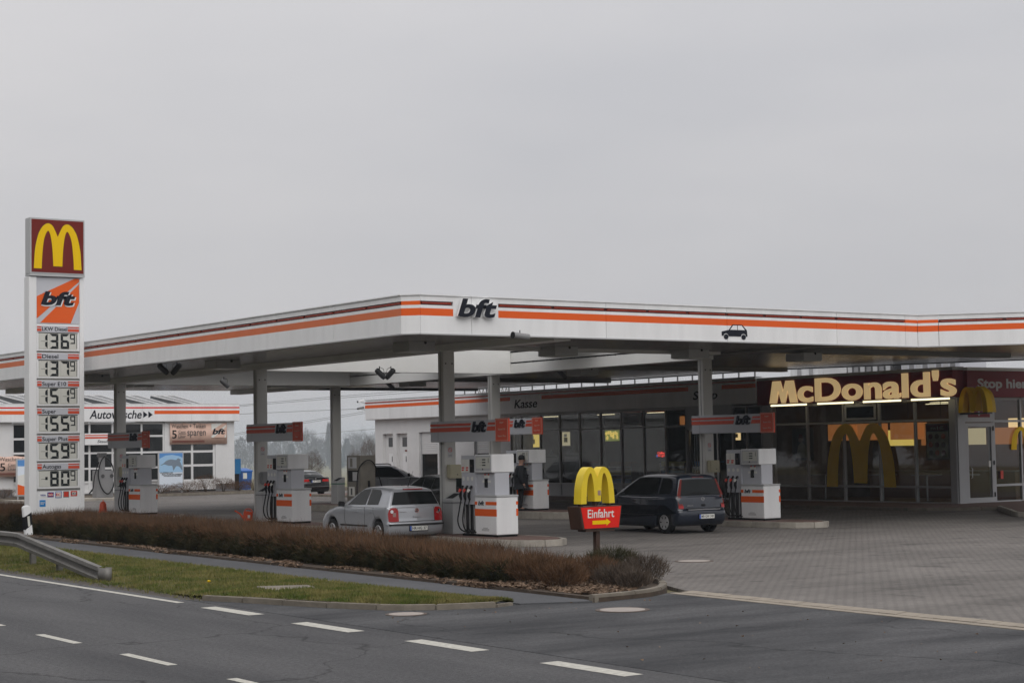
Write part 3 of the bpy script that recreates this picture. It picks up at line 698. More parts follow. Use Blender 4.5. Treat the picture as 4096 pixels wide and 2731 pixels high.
# columns
COLS = [(26.2, 39.91, .17), (26.2, 50.56, .25), (26.2, 61.54, .30), (36.5, 41.18, .17), (36.5, 52.47, .25), (36.5, 63.78, .25)]
for x, y, z in COLS:
    c = MB().box(x, x + .37, y, y + .25, .0, ZB + .03).build('column', 'column_grey', canopy, bevel=.015)
    for dx in (.09, .29): MB().cyl((x + dx, y - .004, ZB - .32), (x + dx, y + .01, ZB - .32), .022, 8).build('bolt', 'black', c)
    MB().box(x - .004, x + .002, y + .11, y + .14, .3, ZB).build('joint', 'mid_grey', c)

# islands
def island(x, y, z, label, y0, y1, xw=(-.9, .9)):
    t = thing('pump_island', label, 'traffic island', (x - .1, 0, 0), 0, 'pump islands')
    ya, yb = y + y0, y + y1; w0, w1 = xw; r = 1.35
    cap = [(w0, yb), (w0, ya + r)] + [(math.cos(a) * (w1 - w0) / 2 + (w0 + w1) / 2, ya + r - r * math.sin(a)) for a in np.linspace(math.pi, 0, 9)][1:-1] + [(w1, ya + r), (w1, yb)]
    inner = [(u * .86, max(v, ya + .14) if v < ya + r else v) for u, v in cap]
    MB().slab([(u * .86, ya + r + (v - ya - r) * (.82 if v < ya + r else 1)) for u, v in cap], .0, z + .004).build('paved_top', 'red_paver', t)
    pts = [(u, v) for u, v in cap]
    kerbrun(pts, .13, 0, z, t, 'concrete', 1.05)
    return t
ISL = ['kerbed pump island in front of the silver hatchback, rounded end facing the hedge', 'kerbed pump island with the orange watering can, behind the hedge', 'kerbed pump island farthest along the hedge with the orange cone',
       'kerbed pump island beside the dark blue minivan', 'kerbed pump island where the man in the dark jacket stands', 'kerbed pump island with the brown gas dispenser']
for (x, y, z), l in zip(COLS, ISL): island(x, y, z, l, -5.0, 2.2)

# column signs
def column_sign(x, y, zb, rows, label):
    t = thing('column_sign', label, 'sign', (x - .1, y + .28, zb), -90, 'brand signs on the canopy columns')
    MB().box(-.1, 2.94, -.08, .11, 0, .545).build('housing', 'head_grey', t, bevel=.012)
    MB().box(2.93, 3.52, -.10, -.05, -.02, .565).build('fuel_panel', 'orange_red', t, bevel=.01)
    p = MB()
    for (u0, u1, v0, v1) in ((2.955, 3.495, .0, .012), (2.955, 3.495, .533, .545), (2.955, 2.967, .012, .533), (3.483, 3.495, .012, .533)): p.box(u0, u1, -.104, -.10, v0, v1)
    p.build('panel_border', 'banner', t)
    for k, (v0, v1) in enumerate(((.41, .475), (.265, .375))):
        MB().prism([(-.1, v0), (1.80 - .03 * k, v0), (1.83 - .02 * k, v1), (-.1, v1)], -.084, -.0805).build('stripe', 'orange_red', t)
        MB().prism([(2.58 - .05 * k, v0), (2.92, v0), (2.92, v1), (2.61 - .04 * k, v1)], -.084, -.0805).build('stripe', 'orange_red', t)
    MB().box(-.098, .28, -.083, -.0802, -.001, .001).build('joint', 'dark_grey', t) if False else None
    MB().box(.268, .276, -.083, -.0802, .0, .545).build('joint', 'mid_grey', t)
    bft(t, 1.88, 2.53, .235, .515, -.081, .03)
    for k, s in enumerate(rows):
        w = .017 * len(s); text(t, 'fuel_name', s, 3.225 - w * 1.0, 3.225 + w * 1.0, .43 - .17 * k, .485 - .17 * k, -.101, 'banner', .003, bold=.01)
    return t
A3, D3 = ['Super', 'Super E10', 'Super Plus'], ['Diesel', 'Super E10', 'Super']
SG = [(2.575, A3, 'white striped brand sign with orange fuel panel above the pump beside the silver hatchback'), (2.72, D3, 'shaded brand sign with orange Diesel panel above the watering can island'), (2.63, D3, 'shaded brand sign with orange Diesel panel in front of the car wash'),
      (2.72, A3, 'white striped brand sign with orange fuel panel next to the restaurant lettering'), (2.85, A3, 'white striped brand sign with orange fuel panel above the man in the dark jacket')]
for (x, y, z), (zb, rows, l) in zip(COLS[:5], SG): column_sign(x, y, zb, rows, l)

# under-canopy lights
def canopy_light(px, py, label, w=.9, z=ZS):
    p = onz(px, py, z - .05); t = thing('canopy_light', label, 'lamp', (p.x, p.y, z), 0, 'box lamps under the canopy')
    MB().box(-w / 2, w / 2, -w / 2, w / 2, -.24, 0).build('housing', 'light_grey', t, bevel=.01)
    MB().box(-w / 2 + .05, w / 2 - .05, -w / 2 + .05, w / 2 - .05, -.252, -.241).build('diffuser', 'lcd', t)
    MB().cyl((.1, -w / 2 - .01, -.02), (.1, -w / 2 + .05, -.02), .04, 8).build('cable_gland', 'black', t)
for px, py, l in ((1655, 1378, 'box lamp under the canopy corner'), (2232, 1397, 'box lamp under the canopy front edge right of the logo letters'), (2760, 1407, 'box lamp in front of the column beside the minivan'), (3215, 1420, 'box lamp under the canopy front of the restaurant'), (890, 1450, 'box lamp under the canopy front edge by the far columns'),
                  (380, 1508, 'box lamp under the canopy behind the price sign'), (1100, 1530, 'box lamp over the rear lane near the watering can'), (1650, 1527, 'box lamp over the rear lane near the toilets'), (2330, 1480, 'box lamp over the rear lane in front of the shop'), (560, 1528, 'box lamp over the rear lane near the car wash')):
    canopy_light(px, py, l, .8)
# floodlights
def spot(px, py, z, label, dx=1, X=None):
    p = onz(px, py, z - .25) if X is None else onx(px, py, X); t = thing('spotlight', label, 'spotlight', (p.x, p.y, p.z + .25), -35.5, 'black spotlights under the canopy')
    MB().cyl((0, 0, -.18), (0, 0, .0), .015, 8).build('stem', 'black', t)
    MB().box(-.09, .09, -.015, .015, -.2, -.17).build('yoke', 'black', t)
    a = Vector((-.10 * dx, -.05, -.10)); c = Vector((.15 * dx, .08, -.36)); bd = MB(); bd.tube([a, a.lerp(c, .1), a.lerp(c, .8), c], [.06, .085, .085, .07], 14); bo = bd.build('body', 'dark_grey', t, smooth=50)
    MB().tube([c - (c - a) * .08, c + (c - a) * .02], .072, 14).build('lens', 'black', bo)
    MB().tube([(0, 0, -.03), (.12 * dx, .02, -.08), (.14 * dx, .02, -.2), (.0, .0, -.22)], .008, 5).build('cable', 'black', t)
for px, py, z, l, dx in ((648, 1478, ZS, 'left black spotlight of the pair under the canopy edge', 1), (708, 1478, ZS, 'right black spotlight of the pair under the canopy edge', -1), (1518, 1497, ZB, 'left spotlight of the pair hanging over the silver hatchback', 1), (1564, 1497, ZB, 'right spotlight of the pair hanging over the silver hatchback', -1),
                     (1558, 1543, ZS, 'spotlight under the far soffit beside the toilets', 1), (895, 1535, ZS, 'single spotlight under the far soffit left of the diesel sign', 1), (2245, 1498, ZS, 'spotlight in the dark rear soffit in front of the shop', 1)):
    spot(px, py, z, l, dx)
p = onz(2080, 1356, ZF - .1); t = thing('spotlight', 'cylindrical spotlight just under the canopy front edge', 'spotlight', (p.x, p.y, ZS), 0, 'black spotlights under the canopy')
MB().cyl((0, 0, -.1), (0, 0, 0), .012, 8).build('stem', 'black', t); MB().tube([(-.2, 0, -.12), (.25, .0, -.16)], .075, 14).build('body', 'mid_grey', t, smooth=50); MB().tube([(-.22, 0, -.118), (-.2, 0, -.12)], .082, 14).build('lens', 'black', t)

# ================================================================== PUMPS
def pump(x, y, z, label):
    t = thing('fuel_pump', label, 'fuel pump', (x - .4, y - 2.47, z), -90, 'striped fuel pumps')
    MB().box(-1.1, .48, .03, .63, 0, .06).build('plinth', 'black', t)
    c = MB().box(-.48, .48, 0, .66, .06, 1.0).build('base_cabinet', 'white_panel', t, bevel=.012)
    for k, (u0, u1, v0, v1) in enumerate(((-.481, -.37, .80, .885), (.0, .481, .80, .885), (-.481, .481, .52, .70))): MB().box(u0, u1, -.003, .001, v0, v1).build('stripe', 'orange', c)
    for v0, v1 in ((.80, .885), (.52, .70)): MB().box(.479, .483, .60, .661, v0, v1).build('stripe', 'orange', c)
    bft(c, -.33, -.06, .79, .90, -.001, .004)
    for k, w in enumerate((.10, .16, .16)): MB().box(-.02 - w, -.02 + w, -.002, 0, .215 - k * .03, .228 - k * .03).build('notice_line', 'mid_grey', c)
    MB().box(-.5, .5, -.01, .67, 1.0, 1.05).build('lid', 'light_grey', t, bevel=.008)
    n = MB().box(-.46, .34, .06, .5, 1.05, 1.62).build('neck', 'head_grey', t)
    MB().box(-.10, .03, .045, .06, 1.24, 1.46).build('keypad', 'black', n); MB().box(-.12, .10, .05, .06, 1.48, 1.55).build('notice', 'plate_white', n)
    for u in (-.10, .06): MB().box(u, u + .05, .047, .052, 1.545, 1.585).build('sticker', 'card_red', n)
    MB().box(-.2, -.11, .052, .06, 1.36, 1.42).build('sticker', 'plate_white', n); MB().box(.04, .16, .052, .06, 1.36, 1.42).build('sticker', 'plate_white', n)
    h = MB().box(-.385, .37, -.05, .64, 1.62, 2.07).build('display_head', 'white_panel', t, bevel=.01)
    MB().box(-.345, .33, -.056, -.049, 1.66, 2.04).build('display_frame', 'frame_grey', h); MB().box(-.31, .29, -.060, -.055, 1.72, 2.0).build('display_glass', 'lcd', h)
    for k in range(3): MB().box(-.03, .11, -.064, -.059, 1.925 - k * .07, 1.955 - k * .07).build('digits', 'lcd_dark', h); MB().box(-.15, -.04, -.064, -.059, 1.936 - k * .07, 1.944 - k * .07).build('caption', 'lcd_line', h)
    MB().box(.23, .245, -.063, -.058, 1.86, 1.98).build('nozzle_icon', 'lcd_dark', h); MB().cyl((-.02, -.065, 1.70), (-.02, -.056, 1.70), .022, 8).build('lock', 'dark_grey', h)
    # nozzle bay
    bay = MB().box(-1.1, -.482, .10, .52, .06, .80).build('hose_bay', 'dark_grey', t)
    pn_ = MB().box(-1.1, -.462, .02, .58, .80, 2.05).build('nozzle_panel', 'head_grey', t, bevel=.01)
    for u in (-1.07, -.87, -.67): MB().box(u, u + .035, .09, .1, .06, .8).build('strip', 'light_grey', bay)
    for k, u in enumerate((-1.09, -.90)): q = MB().box(u, u + .175, .005, .02, 1.62, 1.95).build('price_tag', 'plate_white', pn_); MB().box(u + .03, u + .12, .002, .005, 1.66, 1.70).build('caption', 'card_red', q); MB().box(u + .03, u + .14, .002, .005, 1.72, 1.755).build('caption', 'card_red', q)
    MB().box(-.70, -.52, .005, .02, 1.62, 1.95).build('card_slot', 'black', pn_); MB().box(-.67, -.57, .001, .005, 1.77, 1.80).build('caption', 'sign_brown', pn_)
    for k, u in enumerate((-1.0, -.80, -.61)):
        MB().disc((u, .017, 1.46), .055, n=18).build('grade_badge', 'plate_white', pn_)
        nz_ = MB().tube([(u, .0, 1.28), (u - .01, -.06, 1.18), (u - .02, -.08, 1.02), (u - .03, -.05, .92)], [.028, .034, .04, .028], 8).build('nozzle', 'black', t, smooth=60)
        MB().tube([(u - .01, -.07, 1.19), (u - .025, -.11, 1.12)], [.045, .03], 8).build('nozzle_cap', ['card_red', 'card_red', 'plate_white'][k], nz_)
        hs_ = catmull([(u - .03, -.05, .93), (u - .05, -.10, .65), (u - .06 + .03 * k, -.14, .38), (u + .05, -.12, .17), (u + .17, .0, .11), (u + .19, .10, .16)], 5)
        MB().tube(hs_, .018, 7).build('hose', 'rubber', t, smooth=60)
        MB().tube([(u + .08, .06, .85), (u + .08, .05, .1)], .016, 6).build('hose', 'rubber', t)
    return t
PL = ['white and orange fuel pump beside the silver hatchback', 'white and orange fuel pump next to the orange watering can', 'white and orange fuel pump behind the hedge in front of the car wash',
      'white and orange fuel pump beside the dark blue minivan', 'white and orange fuel pump partly hidden by the man in the dark jacket']
for (x, y, z), l in zip(COLS[:5], PL): pump(x, y, z, l)
# brown gas dispenser on the rear island
x, y, z = COLS[5]
pd = onx(1443, 1950, x - .35)
t = thing('gas_dispenser', 'dark brown autogas dispenser with looped black hose behind the silver hatchback', 'gas dispenser', (x - .35, pd.y + .5, z), -90)
b = MB().box(-.56, .5, 0, .68, 0, 1.95).build('cabinet', 'pump_brown', t, bevel=.01)
MB().box(-.44, .2, -.012, .0, 1.45, 1.88).build('display', 'frame_grey', b); MB().box(-.28, -.1, -.016, -.011, 1.5, 1.84).build('dial', 'pump_brown', b)
MB().box(-.46, .3, -.006, .002, .92, 1.36).build('recess', 'black', b); MB().box(-.1, .3, -.012, -.004, .95, 1.3).build('price_plate', 'light_grey', b); MB().box(-.5, .35, -.03, .0, 1.36, 1.4).build('shelf', 'pump_brown', b)
MB().box(-.4, .03, -.012, .0, .35, .72).build('notice', 'plate_white', b); MB().box(-.25, -.13, -.016, -.011, .4, .66).build('notice_mark', 'dark_grey', b)
MB().tube(catmull([(.3, -.05, .2), (.36, -.08, .9), (.46, -.04, 1.45), (.58, .25, 1.75), (.56, .6, 1.6), (.6, .85, .9), (.65, .95, .4)], 5), .022, 7).build('hose', 'rubber', t, smooth=60)
MB().tube([(.54, .35, .95), (.56, .35, .75), (.56, .4, .5)], [.04, .05, .03], 8).build('nozzle', 'black', t, smooth=60); MB().box(.505, .56, .38, .50, .3, .42).build('nozzle_tip', 'can_orange', t)

# bins beside the columns, towel dispensers, stickers
def bin_box(x, y, z, label, bag=False):
    t = thing('waste_bin', label, 'bin', (x, y, z), -90, 'grey bins beside the columns')
    MB().box(0, .46, 0, .36, 0, .80).build('body', 'light_grey', t, bevel=.01)
    MB().hexa([(0, 0, .835), (.46, 0, .835), (.46, .36, .835), (0, .36, .835), (0, 0, .90), (.46, 0, .90), (.46, .36, 1.08), (0, .36, 1.08)]).build('hood', 'light_grey', t)
    MB().quad((.07, .05, .93), (.39, .05, .93), (.39, .30, 1.055), (.07, .30, 1.055)).build('opening', 'black', t)
    MB().box(-.01, .47, -.01, .37, .80, .835).build('band', 'green' if bag else 'mid_grey', t)
bin_box(26.1, 39.85, .17, 'grey bin with sloping mouth on the column beside the silver hatchback')
bin_box(26.1, 50.5, .25, 'grey bin on the column next to the orange watering can')
bin_box(26.1, 61.5, .30, 'grey bin on the column in front of the car wash')
bin_box(36.35, 63.72, .25, 'grey bin with green bag rim on the column by the gas dispenser', True)
def dispenser(x, y, zc, label, m='beige'):
    t = thing('towel_dispenser', label, 'dispenser', (x, y, zc), 0, 'dispenser boxes on the columns')
    MB().box(-.02, .36, -.17, 0, 0, .36).build('case', m, t, bevel=.02); MB().box(-.022, .362, -.175, -.1, .0, .05).build('chute', m, t); MB().box(.2, .23, -.178, -.17, .08, .11).build('lock', 'dark_grey', t)
dispenser(26.28, 39.905, 1.62, 'beige towel dispenser on the column beside the silver hatchback'); dispenser(36.58, 41.175, 1.55, 'beige towel dispenser on the column beside the minivan')
dispenser(26.3, 61.535, 1.6, 'beige towel dispenser on the column in front of the car wash'); dispenser(26.28, 50.555, 1.42, 'grey card box on the column next to the watering can', 'mid_grey')
dispenser(36.62, 63.775, 2.5, 'small grey box high on the column by the gas dispenser', 'dark_grey').__class__ if False else None
def nosmoke(x, y, z, label):
    t = thing('notice_sign', label, 'sign', (x + .185, y, z), 0, 'no smoking notices on the columns')
    MB().box(-.075, .075, -.006, 0, -.16, .12).build('plate', 'light_grey', t)
    MB().lathe([(.06, 0), (.06, .003), (.048, .003), (.048, 0)], n=20, axis='z').build('ring', 'card_red', t).matrix_local = Matrix.Translation((0, -.006, .04)) @ Matrix.Rotation(R(90), 4, 'X')
    MB().bar((-.04, -.009, .08), (.04, -.009, 0), .012, .002, (0, 1, 0)).build('slash', 'card_red', t); MB().box(-.05, .05, -.009, -.006, -.12, -.10).build('caption', 'mid_grey', t)
nosmoke(26.2, 39.91, 2.33, 'no smoking notice on the column beside the silver hatchback'); nosmoke(36.5, 41.18, 2.33, 'no smoking notice on the column beside the minivan')
nosmoke(26.2, 50.56, 2.45, 'no smoking notice on the column next to the watering can'); nosmoke(26.2, 61.54, 2.3, 'no smoking notice on the column in front of the car wash')
# watering cans and cone
def can(x, y, z, rz, label, s=1.):
    t = thing('watering_can', label, 'watering can', (x, y, z), rz)
    MB().prism([(-.17 * s, 0), (.17 * s, 0), (.22 * s, .36 * s), (-.14 * s, .40 * s)], -.1 * s, .1 * s).build('tank', 'can_orange', t, bevel=.03 * s)
    MB().tube([(-.12 * s, 0, .08 * s), (-.3 * s, 0, .3 * s), (-.5 * s, 0, .42 * s)], [.05 * s, .035 * s, .025 * s], 8).build('spout', 'can_orange', t, smooth=60)
    MB().tube(catmull([(-.12 * s, 0, .38 * s), (-.04 * s, 0, .47 * s), (.12 * s, 0, .46 * s), (.21 * s, 0, .34 * s)], 4), .02 * s, 7).build('handle', 'can_orange', t, smooth=60)
    MB().box(.02 * s, .12 * s, -.107 * s, -.1 * s, .12 * s, .24 * s).build('label_patch', 'plate_white', t)
p = onx(990, 2070, 26.0); can(26.0, p.y, .25, -35, 'orange plastic watering can beside the column behind the hedge', .8)
p = onx(412, 2050, 26.0); t = thing('traffic_cone', 'small rounded orange cone on the island in front of the car wash', 'cone', (26.0, p.y, .30))
MB().lathe([(.17, 0), (.17, .05), (.14, .07), (.12, .3), (.08, .38), (.02, .40), (.001, .4)], n=18, axis='z').build('body', 'can_orange', t, smooth=50); MB().cyl((0, 0, .39), (.01, 0, .46), .02, 8).build('tip', 'can_orange', t)

# ================================================================== PRICE TOTEM
t = thing('price_totem', 'tall white fuel price totem with yellow double arch panel on top', 'sign', (19.75, 53.0, 0), 0)
TW = 1.75
MB().box(-.02, .22, -.06, .36, 0, 7.86).build('post', 'white', t, bevel=.012); MB().box(TW - .15, TW - .01, -.05, .36, 0, 7.86).build('post', 'white', t, bevel=.012)
MB().box(.221, TW - .151, .0, .30, 0, 7.86).build('backing', 'white', t)
tp = MB().box(0, TW, -.1, .32, 7.95, 9.67).build('arch_box', 'light_grey', t, bevel=.012)
MB().box(.045, TW - .045, -.108, -.099, 8.0, 9.62).build('arch_field', 'maroon', tp)
M_ = arches(1.55, 1.40); MB().prism([(a + .10, c + 8.10) for a, c in arches(1.55, 1.42)], -.112, -.107).build('arch_outline', 'sign_brown', tp)
MB().prism([(.875 + (a - .775) * .985, 8.81 + (c - .71) * .985) for a, c in arches(1.55, 1.42)], -.117, -.1125).build('golden_arch', 'yellow', tp)
MB().box(.0, TW, -.11, .33, 7.885, 7.945).build('sill', 'light_grey', tp)
bp_ = MB().box(.225, TW - .155, -.02, -.001, 6.44, 7.86).build('brand_panel', 'head_grey', t)
q = lambda u, v: (.235 + u * 1.355, 6.46 + v * 1.39)
MB().prism([q(0, .09), q(.0, .58), q(.9, 1.), q(1, 1), q(1, .93)], -.026, -.0205).build('stripe', 'orange', bp_)
MB().prism([q(.08, .0), q(.80, .0), q(1, .47), q(1, .88)], -.026, -.0205).build('stripe', 'orange', bp_)
text(bp_, 'brand_letters', 'bft', .37, 1.50, 6.96, 7.40, -.027, 'white', .012, bold=.05, shear=.22, sidem='navy'); text(bp_, 'brand_letters', 'bft', .36, 1.46, 7.0, 7.43, -.040, 'navy', .012, bold=.04, shear=.22)
ROWS = [('LKW Diesel', '136'), ('Diesel', '137'), ('Super E10', '151'), ('Super', '155'), ('Super Plus', '159'), ('Autogas', ' 80')]
SEG = {'0': 'abcdef', '1': 'bc', '3': 'abcdg', '5': 'acdfg', '6': 'acdefg', '7': 'abc', '8': 'abcdefg', '9': 'abcdfg', ' ': ''}
def seg7(b, ch, x, z, w, h, y, s):
    g = s * .12; zm = z + h / 2
    A = {'a': [(x, z + h), (x + w, z + h), (x + w - s, z + h - s), (x + s, z + h - s)], 'd': [(x, z), (x + w, z), (x + w - s, z + s), (x + s, z + s)],
         'f': [(x, z + h - g), (x, zm + g), (x + s, zm + s * .5), (x + s, z + h - s - g)], 'e': [(x, z + g), (x, zm - g), (x + s, zm - s * .5), (x + s, z + s + g)],
         'b': [(x + w, z + h - g), (x + w, zm + g), (x + w - s, zm + s * .5), (x + w - s, z + h - s - g)], 'c': [(x + w, z + g), (x + w, zm - g), (x + w - s, zm - s * .5), (x + w - s, z + s + g)],
         'g': [(x + g, zm), (x + s, zm + s / 2), (x + w - s, zm + s / 2), (x + w - g, zm), (x + w - s, zm - s / 2), (x + s, zm - s / 2)]}
    for c in SEG[ch]: b.prism(A[c], y - .004, y)
for k, (nm, dg) in enumerate(ROWS):
    z0 = 6.388 - .84 * k
    row = MB().box(.225, TW - .155, -.03, -.001, z0 - .79, z0).build('price_panel', 'white', t, bevel=.006)
    MB().box(.20, TW - .13, -.034, -.002, z0 - .835, z0 - .805).build('divider', 'rail_steel', t)
    MB().box(.24, TW - .17, -.036, -.0305, z0 - .215, z0 - .02).build('header', 'head_grey', row)
    for (u0, u1) in ((.24, .38), (1.22, TW - .17)):
        MB().box(u0, u1, -.040, -.0365, z0 - .075, z0 - .04).build('stripe', 'orange_red', row); MB().box(u0, u1, -.040, -.0365, z0 - .19, z0 - .105).build('stripe', 'orange_red', row)
    hasd = any(c in nm for c in 'gpy'); wn_ = .082 * len(nm) + .02
    text(row, 'fuel_name', nm, .40, .40 + min(wn_, .80), z0 - (.215 if hasd else .175), z0 - .055, -.037, 'navy', .004, bold=.012)
    MB().box(.29, 1.52, -.034, -.0305, z0 - .735, z0 - .245).build('display', 'lcd', row); MB().box(1.5, 1.515, -.038, -.0345, z0 - .71, z0 - .27).build('display_edge', 'lcd_dark', row)
    MB().box(.28, 1.53, -.040, -.0305, z0 - .245, z0 - .225).build('display_edge', 'lcd_dark', row)
    for j, ch in enumerate(dg):
        x = .30 + .345 * j; fr = MB()
        for (a, c, d_, e) in ((x, x + .27, z0 - .72, z0 - .716), (x, x + .004, z0 - .72, z0 - .26)): fr.box(a, c, -.0365, -.0345, d_, e)
        fr.build('segment_outline', 'lcd_line', row)
        b = MB(); seg7(b, ch, x, z0 - .72, .27, .46, -.0345, .075)
        if ch in '1 ': b.box(x + .06, x + .2, -.0385, -.0345, z0 - .5, z0 - .492)
        if ch == ' ': b.box(x + .19, x + .265, -.0385, -.0345, z0 - .52, z0 - .43)
        b.build('digit', 'lcd_dark', row)
    b = MB(); seg7(b, '9', 1.29, z0 - .56, .16, .30, -.0345, .035); b.build('digit', 'lcd_dark', row)
lowp = MB().box(.225, TW - .155, -.025, -.001, .02, 1.32).build('card_panel', 'white', t)
def card(x0, x1, z0, z1, m, s=None, tm='plate_white', ins=None, im=None):
    c = MB().box(x0, x1, -.03, -.0255, z0, z1).build('card_logo', m, t)
    if ins: MB().box(x0 + ins, x1 - ins, -.033, -.0302, z0 + ins, z1 - ins).build('inlay', im, c)
    if s: text(c, 'lettering', s, x0 + .02, x1 - .02, z0 + (z1 - z0) * .3, z0 + (z1 - z0) * .7, -.0335, tm, .003, bold=.02)
card(.31, .53, 1.14, 1.27, 'white', 'VISA', 'visa_blue'); card(.56, .76, 1.14, 1.29, 'visa_blue', 'MasterCard', 'plate_white', .03, 'card_red'); card(.81, 1.01, 1.11, 1.31, 'card_blue', 'EC', 'card_red', .02, 'plate_white')
card(1.06, 1.25, 1.12, 1.31, 'mid_grey', None, 'plate_white', .02, 'card_red'); card(1.30, 1.51, 1.15, 1.31, 'card_red', 'DKV', 'navy', .035, 'plate_white'); card(.31, .50, .86, 1.06, 'amex_blue', 'AMERICAN\nEXPRESS', 'plate_white')

# ================================================================== ARROW SIGN
p0 = onz(2385, 2288, .07)
t = thing('entrance_sign', 'red arrow sign reading Einfahrt under a yellow double arch on a brown post', 'sign', (p0.x + .10, p0.y - .03, 0), 2)
MB().box(-.045, .045, .08, .17, 0, .92).build('post', 'sign_brown', t); MB().box(-.34, .36, .02, .25, .825, .862).build('base_plate', 'sign_brown', t)
bx_ = MB().prism([(-.43, .865), (.46, .865), (.535, 1.29), (-.50, 1.29)], 0, .36).build('sign_box', 'sign_brown', t, bevel=.008)
MB().prism([(-.385, .885), (.44, .885), (.505, 1.275), (-.465, 1.275)], -.006, .0).build('red_face', 'sign_red', bx_)
text(bx_, 'lettering', 'Einfahrt', -.31, .33, 1.075, 1.235, -.007, 'plate_white', .003, bold=.012)
MB().prism([(-.20, .955), (.14, .955), (.14, .925), (.24, .99), (.14, 1.055), (.14, 1.025), (-.20, 1.025)], -.010, -.0065).build('arrow', 'yellow', bx_)
ar = MB().prism([(-.41 + a, 1.335 + c) for a, c in arches(.82, .68, .06)], .06, .27).build('golden_arch', 'arch_yellow', t, smooth=35)
for u in (-.34, .0, .34): MB().box(u - .03, u + .03, .12, .2, 1.285, 1.40).build('foot', 'sign_brown', t)
MB().box(.0, .065, .054, .0595, 1.49, 1.58).build('sticker', 'sticker', ar)

# ================================================================== GUARDRAIL
t = thing('guardrail', 'grey steel guardrail sloping down to the verge with a curled end', 'guardrail', (0, 0, 0))
prof = [(.0, .155), (-.07, .14), (-.08, .075), (.0, .035), (.005, .0), (.0, -.035), (-.08, -.075), (-.07, -.14), (.0, -.155)]
pth = [(14.75, 56, .56), (14.45, 46, .56), (14.26, 39.4, .56), (14.22, 38.7, .555), (14.12, 37.9, .50), (13.62, 32.7, .115)]
b = MB(); k = len(prof)
for (x, y, z) in pth: b.v += [(x + u, y, z + v) for u, v in prof]
for i in range(len(pth) - 1):
    for j in range(k - 1): b.f.append((i * k + j, (i + 1) * k + j, (i + 1) * k + j + 1, i * k + j + 1)); b.m.append(0)
o = b.build('rail_beam', 'rail_steel', t); md = o.modifiers.new('thickness', 'SOLIDIFY'); md.thickness = .006
cv = [(13.545, 32.75), (13.535, 32.58), (13.57, 32.45), (13.66, 32.42), (13.73, 32.5), (13.735, 32.64), (13.70, 32.72)]; b = MB(); cvs = catmull(cv, 4)
for x, y in cvs: b.v += [(x, y, -.02), (x, y, .255)]
for i in range(len(cvs) - 1): b.f.append((2 * i, 2 * i + 2, 2 * i + 3, 2 * i + 1)); b.m.append(0)
o = b.build('curled_end', 'rail_steel', t, smooth=60); md = o.modifiers.new('thickness', 'SOLIDIFY'); md.thickness = .008
for (x, y, z) in ((14.33, 38.35, .5), (14.02, 36.0, .34), (14.5, 44.5, .5)): MB().box(x - .02, x + .1, y - .06, y + .06, -.02, z).build('post', 'rail_steel', t, bevel=.01)
for y, z in ((38.9, .63), (38.75, .62), (38.9, .48), (38.75, .47)): MB().cyl((14.17, y, z), (14.13, y, z), .014, 6).build('bolt', 'dark_grey', t)
t = thing('delineator_post', 'leaning white and black reflector post fixed behind the guardrail', 'delineator', (14.40, 38.72, .66), 10)
lean = lambda q: [(a - .10 * c, c) for a, c in q]
MB().prism(lean([(-.08, .0), (.10, .0), (.10, .62), (.07, .66), (-.06, .64), (-.08, .6)]), -.05, .05).build('post', 'white', t, bevel=.015)
MB().prism(lean([(-.081, .12), (.101, .24), (.101, .50), (-.081, .40)]), -.054, .054).build('black_band', 'black', t); MB().prism(lean([(-.01, .19), (.045, .20), (.045, .42), (-.01, .41)]), -.058, -.053).build('reflector', 'lcd', t)
for u in (-.045, .055): MB().cyl((u, -.055, .03), (u, -.049, .03), .012, 6).build('bolt', 'black', t)

# ================================================================== CARS
mat('window_dark', (.010, .012, .012), .06, spec=.2)
def inset(poly, d):
    n = len(poly); out_ = []
    for i in range(n):
        a, p, c = (Vector(poly[(i + k) % n]) for k in (-1, 0, 1)); e1 = (p - a); e2 = (c - p)
        if e1.length < 1e-6 or e2.length < 1e-6: out_.append(tuple(p)); continue
        n1 = Vector((-e1.y, e1.x)).normalized(); n2 = Vector((-e2.y, e2.x)).normalized(); m = n1 + n2
        m = n1 if m.length < .2 else m / max(m.length_squared / 2, .7); out_.append((p.x + m.x * d, p.y + m.y * d))
    return out_
def stack(b, layers, fx):
    """symmetric loft of (y,z) outlines; layers (poly, xfun) from centre to side"""
    n = len(layers[0][0]); rings = []
    for poly, xf in [(l[0], lambda y, z, f=l[1]: -f(y, z)) for l in reversed(layers)] + [(l[0], l[1]) for l in layers]:
        k = len(b.v)
        for (y, z) in poly:
            x = xf(y, z); yy, zz = fx(x, y, z); b.v.append((x, yy, zz))
        rings.append(k)
    for a, c in zip(rings[:-1], rings[1:]):
        for j in range(n): b.f.append((a + j, a + (j + 1) % n, c + (j + 1) % n, c + j)); b.m.append(0)
    b.f.append(tuple(rings[0] + j for j in reversed(range(n)))); b.f.append(tuple(rings[-1] + j for j in range(n))); b.m += [0, 0]
